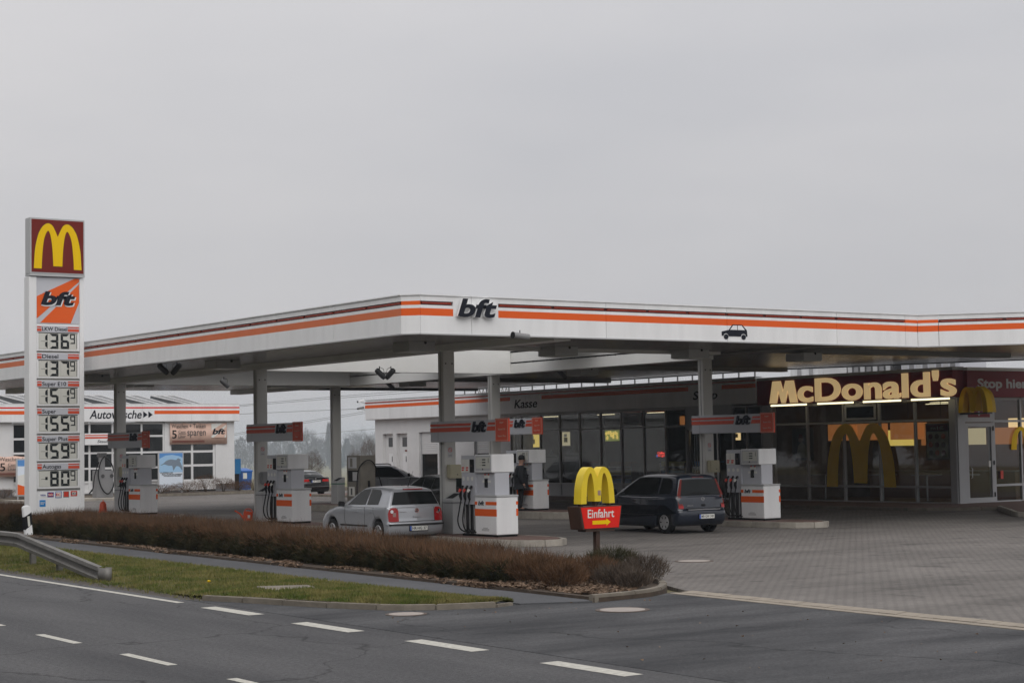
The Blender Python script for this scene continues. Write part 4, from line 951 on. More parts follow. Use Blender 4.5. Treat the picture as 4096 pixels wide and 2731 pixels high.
def wheel(t, x, y, r, side, spokes=7):
    w = thing_part = MB()
    s = side
    w.lathe([(r * .62, -.095 * s), (r * .9, -.10 * s), (r, -.07 * s), (r, .07 * s), (r * .9, .10 * s), (r * .66, .095 * s)], (x, y, r), 28)
    wo_ = w.build('wheel', 'rubber', t, smooth=50, fixn=True)
    h = MB(); h.lathe([(r * .66, .085 * s), (r * .60, .10 * s), (r * .2, .085 * s), (.001, .09 * s)], (x, y, r), 28); h.build('hubcap', 'hubcap', wo_, smooth=40, fixn=True)
    for k in range(spokes):
        a = 6.283 * k / spokes; cy, cz = y + math.cos(a) * r * .43, r + math.sin(a) * r * .43
        h = MB(); h.v = [(x + .099 * s, cy + (q * math.cos(a) - p_ * math.sin(a)) * r, cz + (q * math.sin(a) + p_ * math.cos(a)) * r) for q, p_ in ((-.11, -.035), (.11, -.07), (.11, .07), (-.11, .035))]; h.f = [(0, 1, 2, 3)]; h.m = [0]; h.build('hub_slot', 'black', wo_)
    return wo_
def car(label, loc, rz, P, paint, cat='car', grp=None):
    t = thing('parked_car', label, cat, loc, rz, grp)
    wb, r, hw, zb = P['wb'], P['r'], P['hw'], .21
    ra = r + .055; ch = math.sqrt(ra * ra - (r - zb) ** 2); a0 = math.asin((r - zb) / ra)
    arc = lambda yc: [(yc + ra * math.cos(a), r + ra * math.sin(a)) for a in np.linspace(math.pi + a0, -a0, 12)]
    P = dict(P); P['rear'] = catmull(P['rear'], 3); P['front'] = catmull(P['front'], 3); P['roof'] = catmull(P['roof'], 3)
    rear, front = P['rear'], P['front']       # rear: list from top down to bottom ; front: bottom up to cowl
    low = [(rear[-1][0] + .06, zb)] + arc(0) + [(wb * .33, zb - .01), (wb * .66, zb - .01)] + arc(wb) + [(front[0][0] - .12, zb)] + front + [(front[-1][0] - .4, P['belt'] + .01), (.6, P['belt'])] + rear
    yr, yf = min(p[0] for p in low), max(p[0] for p in low)
    def fx(x, y, z):
        k = abs(x / hw) ** 2.6
        if y > wb + .15: y -= P.get('bowf', .22) * k * min((y - wb - .15) / .5, 1)
        if y < -.15: y += P.get('bowr', .10) * k * min((-y - .15) / .4, 1)
        return y, z
    c = lambda v: (lambda y, z: v)
    ins = lambda d: [(q[0], q[1]) if p[1] < P['belt'] - .04 else (q[0] * .7 + p[0] * .3, p[1] - d * .28) for p, q in zip(low, inset(low, d))]
    b = MB(); stack(b, [(low, c(0)), (low, c(hw * .5)), (low, c(hw * .8)), (low, c(hw - .085)), (ins(.012), c(hw - .04)), (ins(.04), c(hw - .014)), (ins(.10), c(hw))], fx)
    body = b.build('body', paint, t, smooth=50, fixn=True)
    # cabin
    G = P['roof']; zr = max(p[1] for p in G); zbelt = P['belt']; xb, xr = hw - .035, P['xr']
    xw = lambda z: xb + (xr - xb) * (z - zbelt) / (zr - zbelt)
    Gp = [(G[0][0], zbelt - .06)] + [(G[-1][0] + .02, zbelt - .06)] + list(reversed(G))
    def fg(x, y, z):
        k = (x / .7) ** 2; u = max(z - zbelt, 0) / (zr - zbelt)
        if y < .3: y += .05 * k * (1 - .3 * u)
        elif y > 1.: y -= .10 * k * (1 - .5 * u)
        return y, z - .035 * k * (1 if z > zr - .12 else u)
    b = MB(); gi = lambda d: [(p[0], p[1]) for p in inset(Gp, d)]
    stack(b, [(Gp, c(0)), (Gp, lambda y, z: xw(z) * .5), (Gp, lambda y, z: xw(z) * .82), (gi(.012), lambda y, z: xw(z) - .03), (gi(.045), lambda y, z: xw(z) - .004), (gi(.075), lambda y, z: xw(z))], fg)
    b.build('cabin', paint, t, smooth=50, fixn=True)
    # side windows
    for poly, mm in P['side']:
        for s in (-1, 1):
            w = MB(); w.v = [(s * (xw(z) + .004), y if y < .3 or y < 1 else y, z) for y, z in [(fg(xw(q[1]), q[0], q[1])[0], q[1]) for q in poly]]; n_ = len(w.v)
            w.f = [tuple(range(n_))]; w.m = [0]; w.build('window' if mm == 'window_dark' else 'pillar', mm, t, fixn=False)
    # windscreen and rear window strips
    def strip(name, ya, za, yb, zb_, ma, mb, mm='window_dark', off=.016):
        w = MB(); N = 8; d = Vector((yb - ya, zb_ - za)).normalized(); nn = Vector((-d.y, d.x)) if ya < .5 else Vector((-d.y, d.x))
        for (y, z, mg) in ((ya, za, ma), (yb, zb_, mb)):
            for i in range(N + 1):
                x = (xw(z) - mg) * (2 * i / N - 1); yy, zz = fg(x, y + nn.x * off, z + nn.y * off); w.v.append((x, yy, zz))
        for i in range(N): w.f.append((i, i + 1, N + 2 + i, N + 1 + i)); w.m.append(0)
        return w.build(name, mm, t, smooth=60)
    rw = P['rearwin']; rwo = strip('rear_window', rw[0][0], rw[0][1], rw[1][0], rw[1][1], rw[2], rw[3])
    ws = P['wind']; strip('windscreen', ws[0][0], ws[0][1], ws[1][0], ws[1][1], .06, .08)
    MB().box(-hw + .1, hw - .1, .3, wb - .3, zb - .03, .5).box(-hw + .24, hw - .24, yr + .3, yf - .4, zb + .02, .55).build('underbody', 'car_inside', t)
    for y in (0, wb):
        for s in (-1, 1): wheel(t, s * (hw - .115), y, r, s, P.get('sp', 6))
    # surface helpers on the rear
    RL = sorted([(p[1], p[0]) for p in rear])
    def ry(x, z): 
        y = float(np.interp(z, [q[0] for q in RL], [q[1] for q in RL])); return fx(x, y, z)[0]
    def patch(name, poly, m, off=.006, parent=None, sub=True):
        w = MB(); w.v = [(x, ry(x, z) - off, z) for x, z in poly]; w.f = [tuple(range(len(poly)))]; w.m = [0]; return w.build(name, m, parent or t)
    return t, body, ry, patch, fg, xw, strip
def plate(t, s, zc, y, x=0., mm='plate_white'):
    w, h = .26, .056
    p = MB().box(x - w - .01, x + w + .01, y - .008, y + .03, zc - h - .012, zc + h + .012).build('number_plate', 'black', t)
    MB().box(x - w, x + w, y - .013, y - .0085, zc - h, zc + h).build('plate_face', mm, p); MB().box(x - w, x - w + .045, y - .016, y - .0132, zc - h, zc + h).build('country_strip', 'plate_blue', p)
    if s: text(p, 'lettering', s, x - w + .065, x + w - .03, zc - .036, zc + .036, y - .0135, 'black', .002, bold=.01)
def seam(t, x, pts, w=.008):
    b = MB()
    for a, c in zip(pts[:-1], pts[1:]): b.bar((x, a[0], a[1]), (x, c[0], c[1]), .004, w, (1, 0, 0))
    b.build('door_seam', 'black', t)

# silver hatchback
P = dict(wb=2.46, r=.295, hw=.825, belt=.93, xr=.56, rear=[(-.56, .945), (-.595, .88), (-.615, .60), (-.66, .565), (-.685, .50), (-.665, .33), (-.60, .24)],
         front=[(3.10, .23), (3.20, .30), (3.22, .48), (3.16, .62), (2.98, .74), (2.6, .85), (2.2, .92), (1.95, .96)],
         roof=[(-.57, .93), (-.55, 1.0), (-.43, 1.33), (-.36, 1.405), (-.1, 1.44), (.35, 1.465), (.9, 1.455), (1.15, 1.415), (1.5, 1.24), (2.05, .95)],
         side=[([(-.02, 1.0), (.02, 1.28), (.14, 1.37), (.62, 1.395), (.62, .99)], 'window_dark'), ([(.69, .99), (.69, 1.395), (1.08, 1.37), (1.36, 1.22), (1.74, .985)], 'window_dark'), ([(-.03, .985), (.03, 1.30), (.12, 1.385), (.65, 1.41), (1.10, 1.385), (1.38, 1.235), (1.80, .975)], 'trim_black')],
         rearwin=((-.55, 1.0), (-.437, 1.325), .07, .06), wind=((1.17, 1.40), (1.98, .985)), bowr=.10, sp=7)
P['side'] = [P['side'][2]] and [(P['side'][0]), (P['side'][1])]
t, body, ry, patch, fg, xw, strip = car('silver five-door hatchback refuelling behind the hedge, seen from the rear', (24.75, 39.6, .0), -1.5, P, 'paint_silver')
for s in (-1, 1):
    seam(body, s * .826, [(.64, .30), (.64, .93)]); seam(body, s * .826, [(1.62, .30), (1.72, .60), (1.70, .90)]); seam(body, s * .824, [(.05, .60), (.2, .8), (.2, .93)])
    MB().box(s * .824 - .012, s * .824 + .012, .5, 1.95, .435, .475).build('rub_strip', 'trim_black', t)
    for y in (.28, 1.0): MB().box(s * .826 - .016, s * .826 + .016, y, y + .16, .79, .82).build('door_handle', 'paint_silver', t, bevel=.008)
    mo = MB().hexa([(s * .80, 1.72, .93), (s * 1.0, 1.68, .94), (s * 1.0, 1.80, .94), (s * .80, 1.84, .93), (s * .80, 1.72, 1.06), (s * .99, 1.69, 1.08), (s * .98, 1.78, 1.07), (s * .80, 1.82, 1.05)]).build('mirror', 'trim_black', t, bevel=.02, fixn=True)
    L = [(s * .53, .58), (s * .66, .57), (s * .80, .58), (s * .805, .78), (s * .77, .88), (s * .70, .925), (s * .58, .925), (s * .53, .86)]
    lt = patch('tail_light', L if s > 0 else L[::-1], 'tail_red', .014)
    patch('reverse_lamp', [(s * .60, .70), (s * .68, .70), (s * .68, .80), (s * .60, .80)][::s], 'tail_clear', .018, lt); patch('lamp_ring', [(s * (.70 + .04 * math.cos(a)), .83 + .045 * math.sin(a)) for a in np.linspace(0, 6.28, 13)[:-1]][::s], 'chrome', .018, lt)
    pass
b = MB()
for i in range(10):
    x0, x1 = -.80 + .16 * i, -.80 + .16 * (i + 1)
    b.hexa([(x0, ry(x0, .5) - .02, .475), (x1, ry(x1, .5) - .02, .475), (x1, ry(x1, .5) + .06, .475), (x0, ry(x0, .5) + .06, .475), (x0, ry(x0, .5) - .02, .52), (x1, ry(x1, .5) - .02, .52), (x1, ry(x1, .5) + .06, .52), (x0, ry(x0, .5) + .06, .52)])
b.build('bumper_strip', 'trim_black', t)
plate(t, 'HR·HG 37', .40, ry(0, .42) - .008); MB().box(-.12, .12, ry(0, .7) - .03, ry(0, .7) + .02, .675, .715).build('hatch_handle', 'paint_silver', t, bevel=.01)
em = MB().lathe([(.062, 0), (.062, .008), (.052, .008), (.052, .004), (.001, .004)], n=24, axis='z').build('emblem', 'chrome', t); em.matrix_local = Matrix.Translation((0, ry(0, .85) - .004, .845)) @ Matrix.Rotation(R(90), 4, 'X')
text(t, 'emblem_letters', 'V', -.034, .034, .848, .893, ry(0, .85) - .008, 'navy', .004, bold=.02); text(t, 'emblem_letters', 'W', -.044, .044, .80, .846, ry(0, .82) - .008, 'navy', .004, bold=.02)
seam(t, 0, [(-.3, 1.4)]) if False else None
for x in (-.53, .53): MB().bar((x, ry(x, .58) - .004, .585), (x * 1.02, ry(x, .92) - .004, .92), .008, .004).build('hatch_seam', 'black', t)
MB().box(-.53, .53, ry(0, .575) - .003, ry(0, .575) + .01, .57, .582).build('hatch_seam', 'black', t)
MB().box(-.28, .28, -.43, -.38, 1.375, 1.40).build('brake_light', 'tail_red', t); text(t, 'model_lettering', 'POLO', -.50, -.30, .80, .825, ry(-.4, .81) - .004, 'chrome', .003, bold=.03)
MB().tube([(.1, .0, 1.43), (.1, -.05, 1.52), (.1, -.28, 1.85)], [.015, .008, .003], 6).build('antenna', 'black', t)

# dark blue minivan
P = dict(wb=2.63, r=.31, hw=.845, belt=.99, xr=.62, rear=[(-.60, 1.02), (-.66, .92), (-.70, .66), (-.735, .60), (-.745, .48), (-.72, .34), (-.66, .26)],
         front=[(3.20, .24), (3.32, .32), (3.34, .50), (3.27, .68), (3.05, .82), (2.7, .93), (2.45, .99), (2.3, 1.02)],
         roof=[(-.62, .98), (-.60, 1.06), (-.50, 1.44), (-.42, 1.56), (-.2, 1.60), (.4, 1.625), (1.0, 1.61), (1.3, 1.565), (1.75, 1.36), (2.45, .99)],
         side=[([(-.30, 1.09), (-.34, 1.25), (-.26, 1.44), (-.1, 1.49), (.18, 1.50), (.18, 1.06)], 'window_dark'), ([(.26, 1.06), (.26, 1.51), (.95, 1.52), (.95, 1.04)], 'window_dark'), ([(1.02, 1.04), (1.02, 1.52), (1.28, 1.50), (1.70, 1.30), (2.1, 1.035)], 'window_dark')],
         rearwin=((-.61, 1.03), (-.505, 1.46), .10, .09), wind=((1.34, 1.54), (2.38, 1.03)), bowr=.11, sp=6)
t, body, ry, patch, fg, xw, strip = car('dark blue minivan at the pump beside the arrow sign, seen from the rear', (32.55, 37.5, .0), -1.8, P, 'paint_navy')
for s in (-1, 1):
    seam(body, s * .846, [(.22, .40), (.22, .98)]); seam(body, s * .846, [(.99, .30), (.99, .98)]); seam(body, s * .846, [(2.05, .35), (2.05, .97)])
    MB().box(s * .846 - .01, s * .846 + .01, .40, 2.1, .50, .515).build('rub_strip', 'trim_black', t)
    for y in (.42, 1.2): MB().box(s * .847 - .016, s * .847 + .016, y, y + .17, .86, .90).build('door_handle', 'trim_black', t, bevel=.01)
    MB().hexa([(s * .82, 2.05, 1.02), (s * 1.03, 2.0, 1.03), (s * 1.03, 2.13, 1.03), (s * .82, 2.18, 1.02), (s * .82, 2.05, 1.2), (s * 1.02, 2.02, 1.2), (s * 1.0, 2.11, 1.19), (s * .82, 2.16, 1.18)]).build('mirror', 'paint_navy', t, bevel=.03, fixn=True)
    lt = patch('tail_light', [(s * .66, .68), (s * .80, .68), (s * .80, .86), (s * .76, 1.0), (s * .67, 1.0)][::s], 'maroon', .014); patch('lit_lamp', [(s * .66, .68), (s * .80, .68), (s * .80, .76), (s * .66, .76)][::s], 'tail_red', .018, lt)
    w = MB(); pl = [(xw(1.02) + .003, 1.02), (xw(1.02) - .10, 1.02), (xw(1.46) - .10, 1.46), (xw(1.46) - .04, 1.46)]
    w.v = [(s * x, fg(x, float(np.interp(z, [1.02, 1.46], [-.61, -.505])), z)[0] - .012, z) for x, z in pl]; w.f = [(0, 1, 2, 3) if s < 0 else (3, 2, 1, 0)]; w.m = [0]; w.build('pillar_light', 'maroon', lt)
MB().box(-.56, .56, ry(0, .64) - .02, ry(0, .64) + .03, .635, .655).build('chrome_strip', 'chrome', t, bevel=.005)
plate(t, 'MR·GW 749', .46, ry(0, .48) - .012, .05)
em = MB().lathe([(.055, 0), (.055, .006), (.043, .006), (.043, 0)], n=24, axis='z').build('emblem', 'chrome', t); em.matrix_local = Matrix.Translation((0, ry(0, .93) - .006, .93)) @ Matrix.Rotation(R(90), 4, 'X')
MB().bar((-.075, ry(0, .93) - .012, .925), (.075, ry(0, .93) - .012, .937), .004, .014).build('emblem_bolt', 'chrome', t); MB().box(-.07, .07, ry(0, .78) - .012, ry(0, .78) + .02, .72, .79).build('hatch_handle', 'black', t, bevel=.01)
MB().bar((-.35, -.635, 1.09), (.25, -.64, 1.07), .015, .015).build('wiper', 'black', t); text(t, 'model_lettering', 'MERIVA', -.55, -.34, .745, .77, ry(-.4, .76) - .004, 'chrome', .003, bold=.03)
MB().box(-.2, .2, -.47, -.42, 1.50, 1.525).build('brake_light', 'maroon', t); MB().box(-.66, .66, ry(0, .70) - .006, ry(0, .70) + .01, .675, .69).build('hatch_seam', 'black', t)

# dark saloon near the car wash exit
P = dict(wb=2.76, r=.325, hw=.89, belt=.93, xr=.60, rear=[(-.95, .99), (-1.0, .93), (-1.02, .78), (-1.06, .62), (-1.07, .45), (-1.02, .3), (-.95, .24)],
         front=[(3.45, .24), (3.56, .32), (3.58, .5), (3.5, .64), (3.2, .75), (2.7, .86), (2.2, .93), (2.0, .95)], roof=[(-.55, .93), (-.4, 1.05), (-.05, 1.26), (.3, 1.35), (.8, 1.375), (1.15, 1.34), (1.5, 1.2), (2.05, .94)],
         side=[([(-.2, .99), (.05, 1.2), (.3, 1.29), (.62, 1.31), (.62, .98)], 'window_dark'), ([(.7, .98), (.7, 1.31), (1.1, 1.28), (1.75, .98)], 'window_dark')], rearwin=((-.45, 1.01), (.0, 1.275), .12, .08), wind=((1.2, 1.31), (2.0, .97)), bowr=.16)
t, body, ry, patch, fg, xw, strip = car('black coupe with red tail lights standing in front of the hazy trees', (47.6, 86.0, 0), -4, P, 'paint_black')
for s in (-1, 1):
    lt = patch('tail_light', [(s * .38, .77), (s * .80, .74), (s * .82, .86), (s * .78, .90), (s * .40, .90)][::s], 'tail_red', .012); patch('lamp_band', [(s * .45, .82), (s * .75, .81), (s * .75, .84), (s * .45, .85)][::s], 'sign_red', .016, lt)
plate(t, 'L·F 1555', .78, ry(0, .78) - .01); MB().disc((0, ry(0, .92) - .012, .925), .04, n=16).build('emblem', 'chrome', t); MB().box(-.8, .8, ry(0, .5) - .004, ry(0, .5) + .03, .50, .515).build('bumper_seam', 'mid_grey', t)
MB().box(-.62, .62, ry(0, .95) - .01, ry(0, .95) + .06, .965, .985).build('boot_lip', 'paint_black', t, bevel=.008)

# silver estate behind the gas dispenser
P = dict(wb=2.82, r=.36, hw=.92, belt=1.06, xr=.66, rear=[(-.85, 1.08), (-.90, .95), (-.92, .75), (-.95, .62), (-.94, .45), (-.88, .33)],
         front=[(3.55, .30), (3.66, .4), (3.68, .62), (3.6, .82), (3.2, .97), (2.7, 1.05), (2.3, 1.10), (2.15, 1.12)], roof=[(-.86, 1.06), (-.78, 1.2), (-.6, 1.58), (-.4, 1.66), (.3, 1.71), (1.0, 1.69), (1.25, 1.65), (1.6, 1.48), (2.3, 1.08)],
         side=[([(-.62, 1.13), (-.48, 1.5), (-.35, 1.55), (.15, 1.57), (.15, 1.12)], 'window_dark'), ([(.22, 1.12), (.22, 1.58), (.95, 1.585), (.95, 1.11)], 'window_dark'), ([(1.02, 1.11), (1.02, 1.585), (1.22, 1.565), (1.55, 1.42), (1.98, 1.10)], 'window_dark')], rearwin=((-.84, 1.12), (-.62, 1.56), .1, .08), wind=((1.3, 1.62), (2.25, 1.12)), bowr=.14)
pr = onz(1470, 2001)
t, body, ry, patch, fg, xw, strip = car('pale silver sport utility car behind the brown gas dispenser', (pr.x, pr.y, 0), -122, P, 'paint_pale')
for s in (-1, 1):
    patch('tail_light', [(s * .70, .82), (s * .86, .80), (s * .86, 1.02), (s * .74, 1.04)][::s], 'tail_red', .012)
    w = MB(); w.v = [(s * .925, y, z) for y, z in ((-.75, .80), (-.5, .82), (-.5, 1.0), (-.7, 1.03))]; w.f = [(0, 1, 2, 3)]; w.m = [0]; w.build('tail_light', 'tail_red', t)
    MB().tube([(s * .62, -.3, 1.66), (s * .62, -.2, 1.72), (s * .62, 1.0, 1.735), (s * .62, 1.15, 1.68)], .018, 6).build('roof_rail', 'black', t)
    MB().hexa([(s * .90, 1.95, 1.12), (s * 1.1, 1.92, 1.13), (s * 1.1, 2.05, 1.13), (s * .9, 2.08, 1.12), (s * .9, 1.95, 1.27), (s * 1.09, 1.93, 1.28), (s * 1.08, 2.03, 1.27), (s * .9, 2.06, 1.26)]).build('mirror', 'trim_black', t, bevel=.02, fixn=True)
    seam(body, s * .921, [(.19, .35), (.19, 1.05)]); seam(body, s * .921, [(.98, .35), (.98, 1.05)]); MB().box(s * .921 - .01, s * .921 + .01, -.4, 2.0, 1.075, 1.09).build('chrome_strip', 'chrome', t)
patch('boot_seam', [(-.6, .75), (.6, .75), (.6, .765), (-.6, .765)], 'black')

# dark hatchback on the inner lane
P = dict(wb=2.6, r=.31, hw=.86, belt=.97, xr=.62, rear=[(-.66, 1.0), (-.72, .9), (-.75, .62), (-.78, .5), (-.74, .32), (-.68, .25)],
         front=[(3.25, .24), (3.36, .32), (3.38, .5), (3.3, .66), (3.0, .8), (2.6, .9), (2.2, .97), (2.0, 1.0)], roof=[(-.68, .97), (-.62, 1.08), (-.48, 1.38), (-.35, 1.46), (.2, 1.495), (.9, 1.485), (1.2, 1.44), (1.6, 1.26), (2.2, .97)],
         side=[([(-.3, 1.04), (-.2, 1.3), (-.05, 1.38), (.12, 1.395), (.12, 1.03)], 'window_dark'), ([(.2, 1.02), (.2, 1.405), (.8, 1.41), (.8, 1.01)], 'window_dark'), ([(.88, 1.01), (.88, 1.41), (1.15, 1.39), (1.5, 1.22), (1.85, 1.0)], 'window_dark')], rearwin=((-.645, 1.03), (-.49, 1.38), .09, .07), wind=((1.25, 1.41), (2.12, 1.0)))
pr = onx(1850, 2010, 34.2)
t, body, ry, patch, fg, xw, strip = car('dark hatchback on the inner lane behind the silver hatchback', (35.3, 53.2, 0), 0, P, 'paint_dark')
for s in (-1, 1):
    patch('tail_light', [(s * .62, .65), (s * .80, .63), (s * .80, .9), (s * .66, .95)][::s], 'tail_red', .012)
    MB().hexa([(s * .84, 1.85, 1.0), (s * 1.03, 1.82, 1.01), (s * 1.03, 1.94, 1.01), (s * .84, 1.97, 1.0), (s * .84, 1.85, 1.14), (s * 1.02, 1.83, 1.15), (s * 1.01, 1.92, 1.14), (s * .84, 1.95, 1.13)]).build('mirror', 'trim_black', t, bevel=.02, fixn=True)
    seam(body, s * .861, [(.16, .35), (.16, .96)]); seam(body, s * .861, [(.84, .30), (.84, .96)])
plate(t, '', .48, ry(0, .48) - .01)

# ================================================================== PERSON
pp = onx(2082, 1950, 35.9)
t = thing('person', 'man in a dark jacket and black knit cap standing on the island', 'person', (pp.x, pp.y, .25), -118); t.scale = (1.12, 1.12, 1.04)
# local: faces +y
def skinmesh(name, vs, es, rad, m, parent, sub=2, root=0):
    me = bpy.data.meshes.new(name); me.from_pydata(vs, es, []); me.update(); o = link(name, me, parent)
    o.modifiers.new('skin', 'SKIN')
    if not me.skin_vertices:
        bm = bmesh.new(); bm.from_mesh(me); bm.verts.layers.skin.verify(); bm.to_mesh(me); bm.free()
    for i, q in enumerate(me.skin_vertices[0].data): q.radius = rad[i] if isinstance(rad[i], tuple) else (rad[i], rad[i]); q.use_root = (i == root)
    sb = o.modifiers.new('sub', 'SUBSURF'); sb.levels = sub; sb.render_levels = sub; me.materials.append(MAT[m]); return o
vs = [(0, 0, .95), (0, .01, 1.15), (0, 0, 1.38), (0, .01, 1.48), (0, .03, 1.56), (0, .05, 1.66), (0, .045, 1.74),
      (-.19, 0, 1.42), (-.25, -.02, 1.14), (-.24, .06, .90), (-.23, .09, .80), (.19, 0, 1.42), (.25, -.02, 1.14), (.24, .06, .90), (.23, .09, .80),
      (-.09, 0, .88), (-.10, .02, .50), (-.10, -.02, .10), (-.11, .14, .04), (.09, 0, .88), (.10, .0, .50), (.10, -.05, .10), (.11, .11, .04)]
es = [(0, 1), (1, 2), (2, 3), (3, 4), (4, 5), (5, 6), (2, 7), (7, 8), (8, 9), (9, 10), (2, 11), (11, 12), (12, 13), (13, 14), (0, 15), (15, 16), (16, 17), (17, 18), (0, 19), (19, 20), (20, 21), (21, 22)]
rd = [(.15, .11), (.14, .11), (.15, .10), .06, .065, (.078, .092), (.07, .085), .06, .05, .035, .04, .06, .05, .035, .04, .085, .06, .045, .04, .085, .06, .045, .04]
skinmesh('body', vs, es, rd, 'skin', t)
jk = [(0, .02, .72), (0, 0, .95), (0, .01, 1.15), (0, 0, 1.37), (0, .0, 1.47), (-.20, 0, 1.41), (-.27, -.02, 1.14), (-.255, .06, .88), (.20, 0, 1.41), (.27, -.02, 1.14), (.255, .06, .88)]
skinmesh('jacket', jk, [(0, 1), (1, 2), (2, 3), (3, 4), (3, 5), (5, 6), (6, 7), (3, 8), (8, 9), (9, 10)], [(.31, .27), (.27, .22), (.25, .20), (.22, .16), (.10, .09), .11, .10, .085, .11, .10, .085], 'jacket', t, root=1)
tr = [(0, 0, .92), (-.09, 0, .86), (-.10, .02, .5), (-.10, -.02, .06), (.09, 0, .86), (.10, 0, .5), (.10, -.05, .06)]
skinmesh('trousers', tr, [(0, 1), (1, 2), (2, 3), (0, 4), (4, 5), (5, 6)], [(.16, .13), .11, .085, .075, .11, .085, .075], 'trousers', t)
for s in (-1, 1): MB().prism([(-.05, 0), (.05, 0), (.045, .09), (-.045, .09)], -.12, .19).build('shoe', 'black', t, bevel=.02).location = (s * .10, 0, 0)
MB().lathe([(.098, 0), (.102, .04), (.098, .10), (.075, .145), (.03, .165), (.001, .167)], n=20, axis='z').build('knit_cap', 'black', t, smooth=60).location = (0, .045, 1.665)
MB().prism([(-.014, 1.62), (.014, 1.62), (.01, 1.68), (-.01, 1.68)], .13, .165).build('nose', 'skin', t, bevel=.006)
for s in (-1, 1):
    MB().lathe([(.001, -.012), (.02, -.01), (.026, 0), (.001, .01)], (s * .088, .04, 1.645), 10, 'x').build('ear', 'skin', t); MB().box(s * .032 - .012, s * .032 + .012, .128, .136, 1.668, 1.68).build('eye', 'black', t)
    for k in range(5): MB().tube([(s * .235 + (k - 2) * .014, .095 + (.02 if k == 0 else 0), .79), (s * .23 + (k - 2) * .015, .11, .75), (s * .225 + (k - 2) * .013, .105, .71 + .01 * abs(k - 2))], [.011, .010, .007], 6).build('finger', 'skin', t)
MB().box(-.025, .025, .126, .134, 1.592, 1.602).build('mouth', 'maroon', t)

# ================================================================== BUILDINGS
def grid(t, xs, zs, y, mf, mg, fw_=.07, fd=.10, skip=(), solid=()):
    """window wall: mullions at xs, rails at zs, a pane in every cell"""
    for x in xs: MB().box(x - fw_ / 2, x + fw_ / 2, y - fd / 2, y + fd / 2, zs[0], zs[-1]).build('mullion', mf, t)
    for i in range(len(xs) - 1):
        for j, z in enumerate(zs):
            MB().box(xs[i] + fw_ / 2, xs[i + 1] - fw_ / 2, y - fd / 2 + .008, y + fd / 2 - .008, z - fw_ / 2, z + fw_ / 2).build('rail', mf, t)
            if j < len(zs) - 1 and (i, j) not in skip:
                MB().box(xs[i] + fw_ / 2, xs[i + 1] - fw_ / 2, y - .008, y + .004, z + fw_ / 2, zs[j + 1] - fw_ / 2).build('panel' if (j in solid) else 'window_pane', mf if (j in solid) else mg, t)
def wallstripes(t, x0, x1, z0, y, gap=(), m='white', dark=False):
    h = 1.05
    segs = []; s = x0
    for a, c in sorted(gap): segs.append((s, a)); s = c
    segs.append((s, x1))
    for a, c in segs: MB().box(a, c, y - .004, y, z0 + h * .60, z0 + h * .76).build('orange_stripe', 'orange', t)
    MB().box(x0, x1, y - .004, y, z0 + h * .84, z0 + h * .91).build('red_stripe', 'tube_red', t)
# ---- shop
shop = thing('shop_building', 'long white filling station shop with striped fascia behind the pumps', 'building', (50.5, 83.8, 0), -90)
T = shop
MB().box(-.35, 30.38, -.35, 13, 4.02, 5.07).build('fascia', 'white_panel', T, bevel=.03); MB().box(-.35, 30.38, -.36, .0, 5.071, 5.10).build('coping', 'light_grey', T)
global_gap = [(83.8 - 70.55, 83.8 - 68.0), (83.8 - 57.55, 83.8 - 55.45)]
wallstripes(T, -.35, 30.38, 4.02, -.351, global_gap)
for k in range(1, 8): MB().box(4.1 * k - 1.9, 4.1 * k - 1.892, -.354, -.35, 4.02, 5.07).build('fascia_joint', 'light_grey', T)
text(T, 'lettering', 'Kasse', 83.8 - 70.2, 83.8 - 68.35, 4.27, 4.68, -.353, 'navy', .01, bold=.01, shear=.2); text(T, 'lettering', 'Shop', 83.8 - 57.25, 83.8 - 55.72, 4.16, 4.62, -.353, 'navy', .01, bold=.01, shear=.2)
# plastered wall with door recesses
X_ = lambda Y: 83.8 - Y
op = [(X_(82.94), X_(81.9), 3.25), (X_(81.54), X_(80.47), 3.25), (X_(79.3), X_(77.55), 3.28), (X_(74.2), X_(72.2), 3.28)]
prev = .1
b = MB()
for a, c, z in op: b.box(prev, a, 0, .3, 0, 4.02); b.box(a, c, 0, .3, z, 4.02); prev = c
b.box(prev, 12.7, 0, .3, 0, 4.02); b.build('wall', 'white_plaster', T)
MB().box(.1, .4, .301, 13, 0, 4.02).build('wall', 'white_plaster', T); MB().box(.4, 30.38, 12.7, 13, 0, 4.02).build('wall', 'interior', T)
for k, (a, c, z) in enumerate(op[:2]):
    d = MB().box(a, c, .2, .26, .1, z).build('door', 'frame_white', T); MB().box(a + .30, c - .12, .19, .2, 2.55, 3.05).build('door_window', 'skylight_pane', d)
    MB().box(a + .32, c - .10, .194, .2, .35, 2.2).build('door_panel', 'white', d); MB().cyl((a + .12, .2, 1.25), (a + .12, .13, 1.25), .03, 8).build('door_handle', 'steel', d); MB().box(a + .62, a + .68, .186, .194, 1.75, 2.05).build('toilet_sign', 'navy', d)
    if k: MB().box(a + .55, a + .78, .186, .194, 2.3, 2.38).build('name_plate', 'maroon', d)
for a, c, z in op[2:]:
    w = MB().box(a, c, .16, .2, .95, 2.15).build('window_pane', 'window_dark', T); MB().box(a, a + .08, .1, .22, .9, z).build('window_frame', 'frame_grey', w); MB().box(a, c, .25, .28, 0, .95).build('parapet_panel', 'white_plaster', w)
    for k in range(11): MB().box(a + .09, c - .02, .12, .17, 2.15 + k * .10, 2.24 + k * .10).build('shutter_slat', 'frame_white', w)
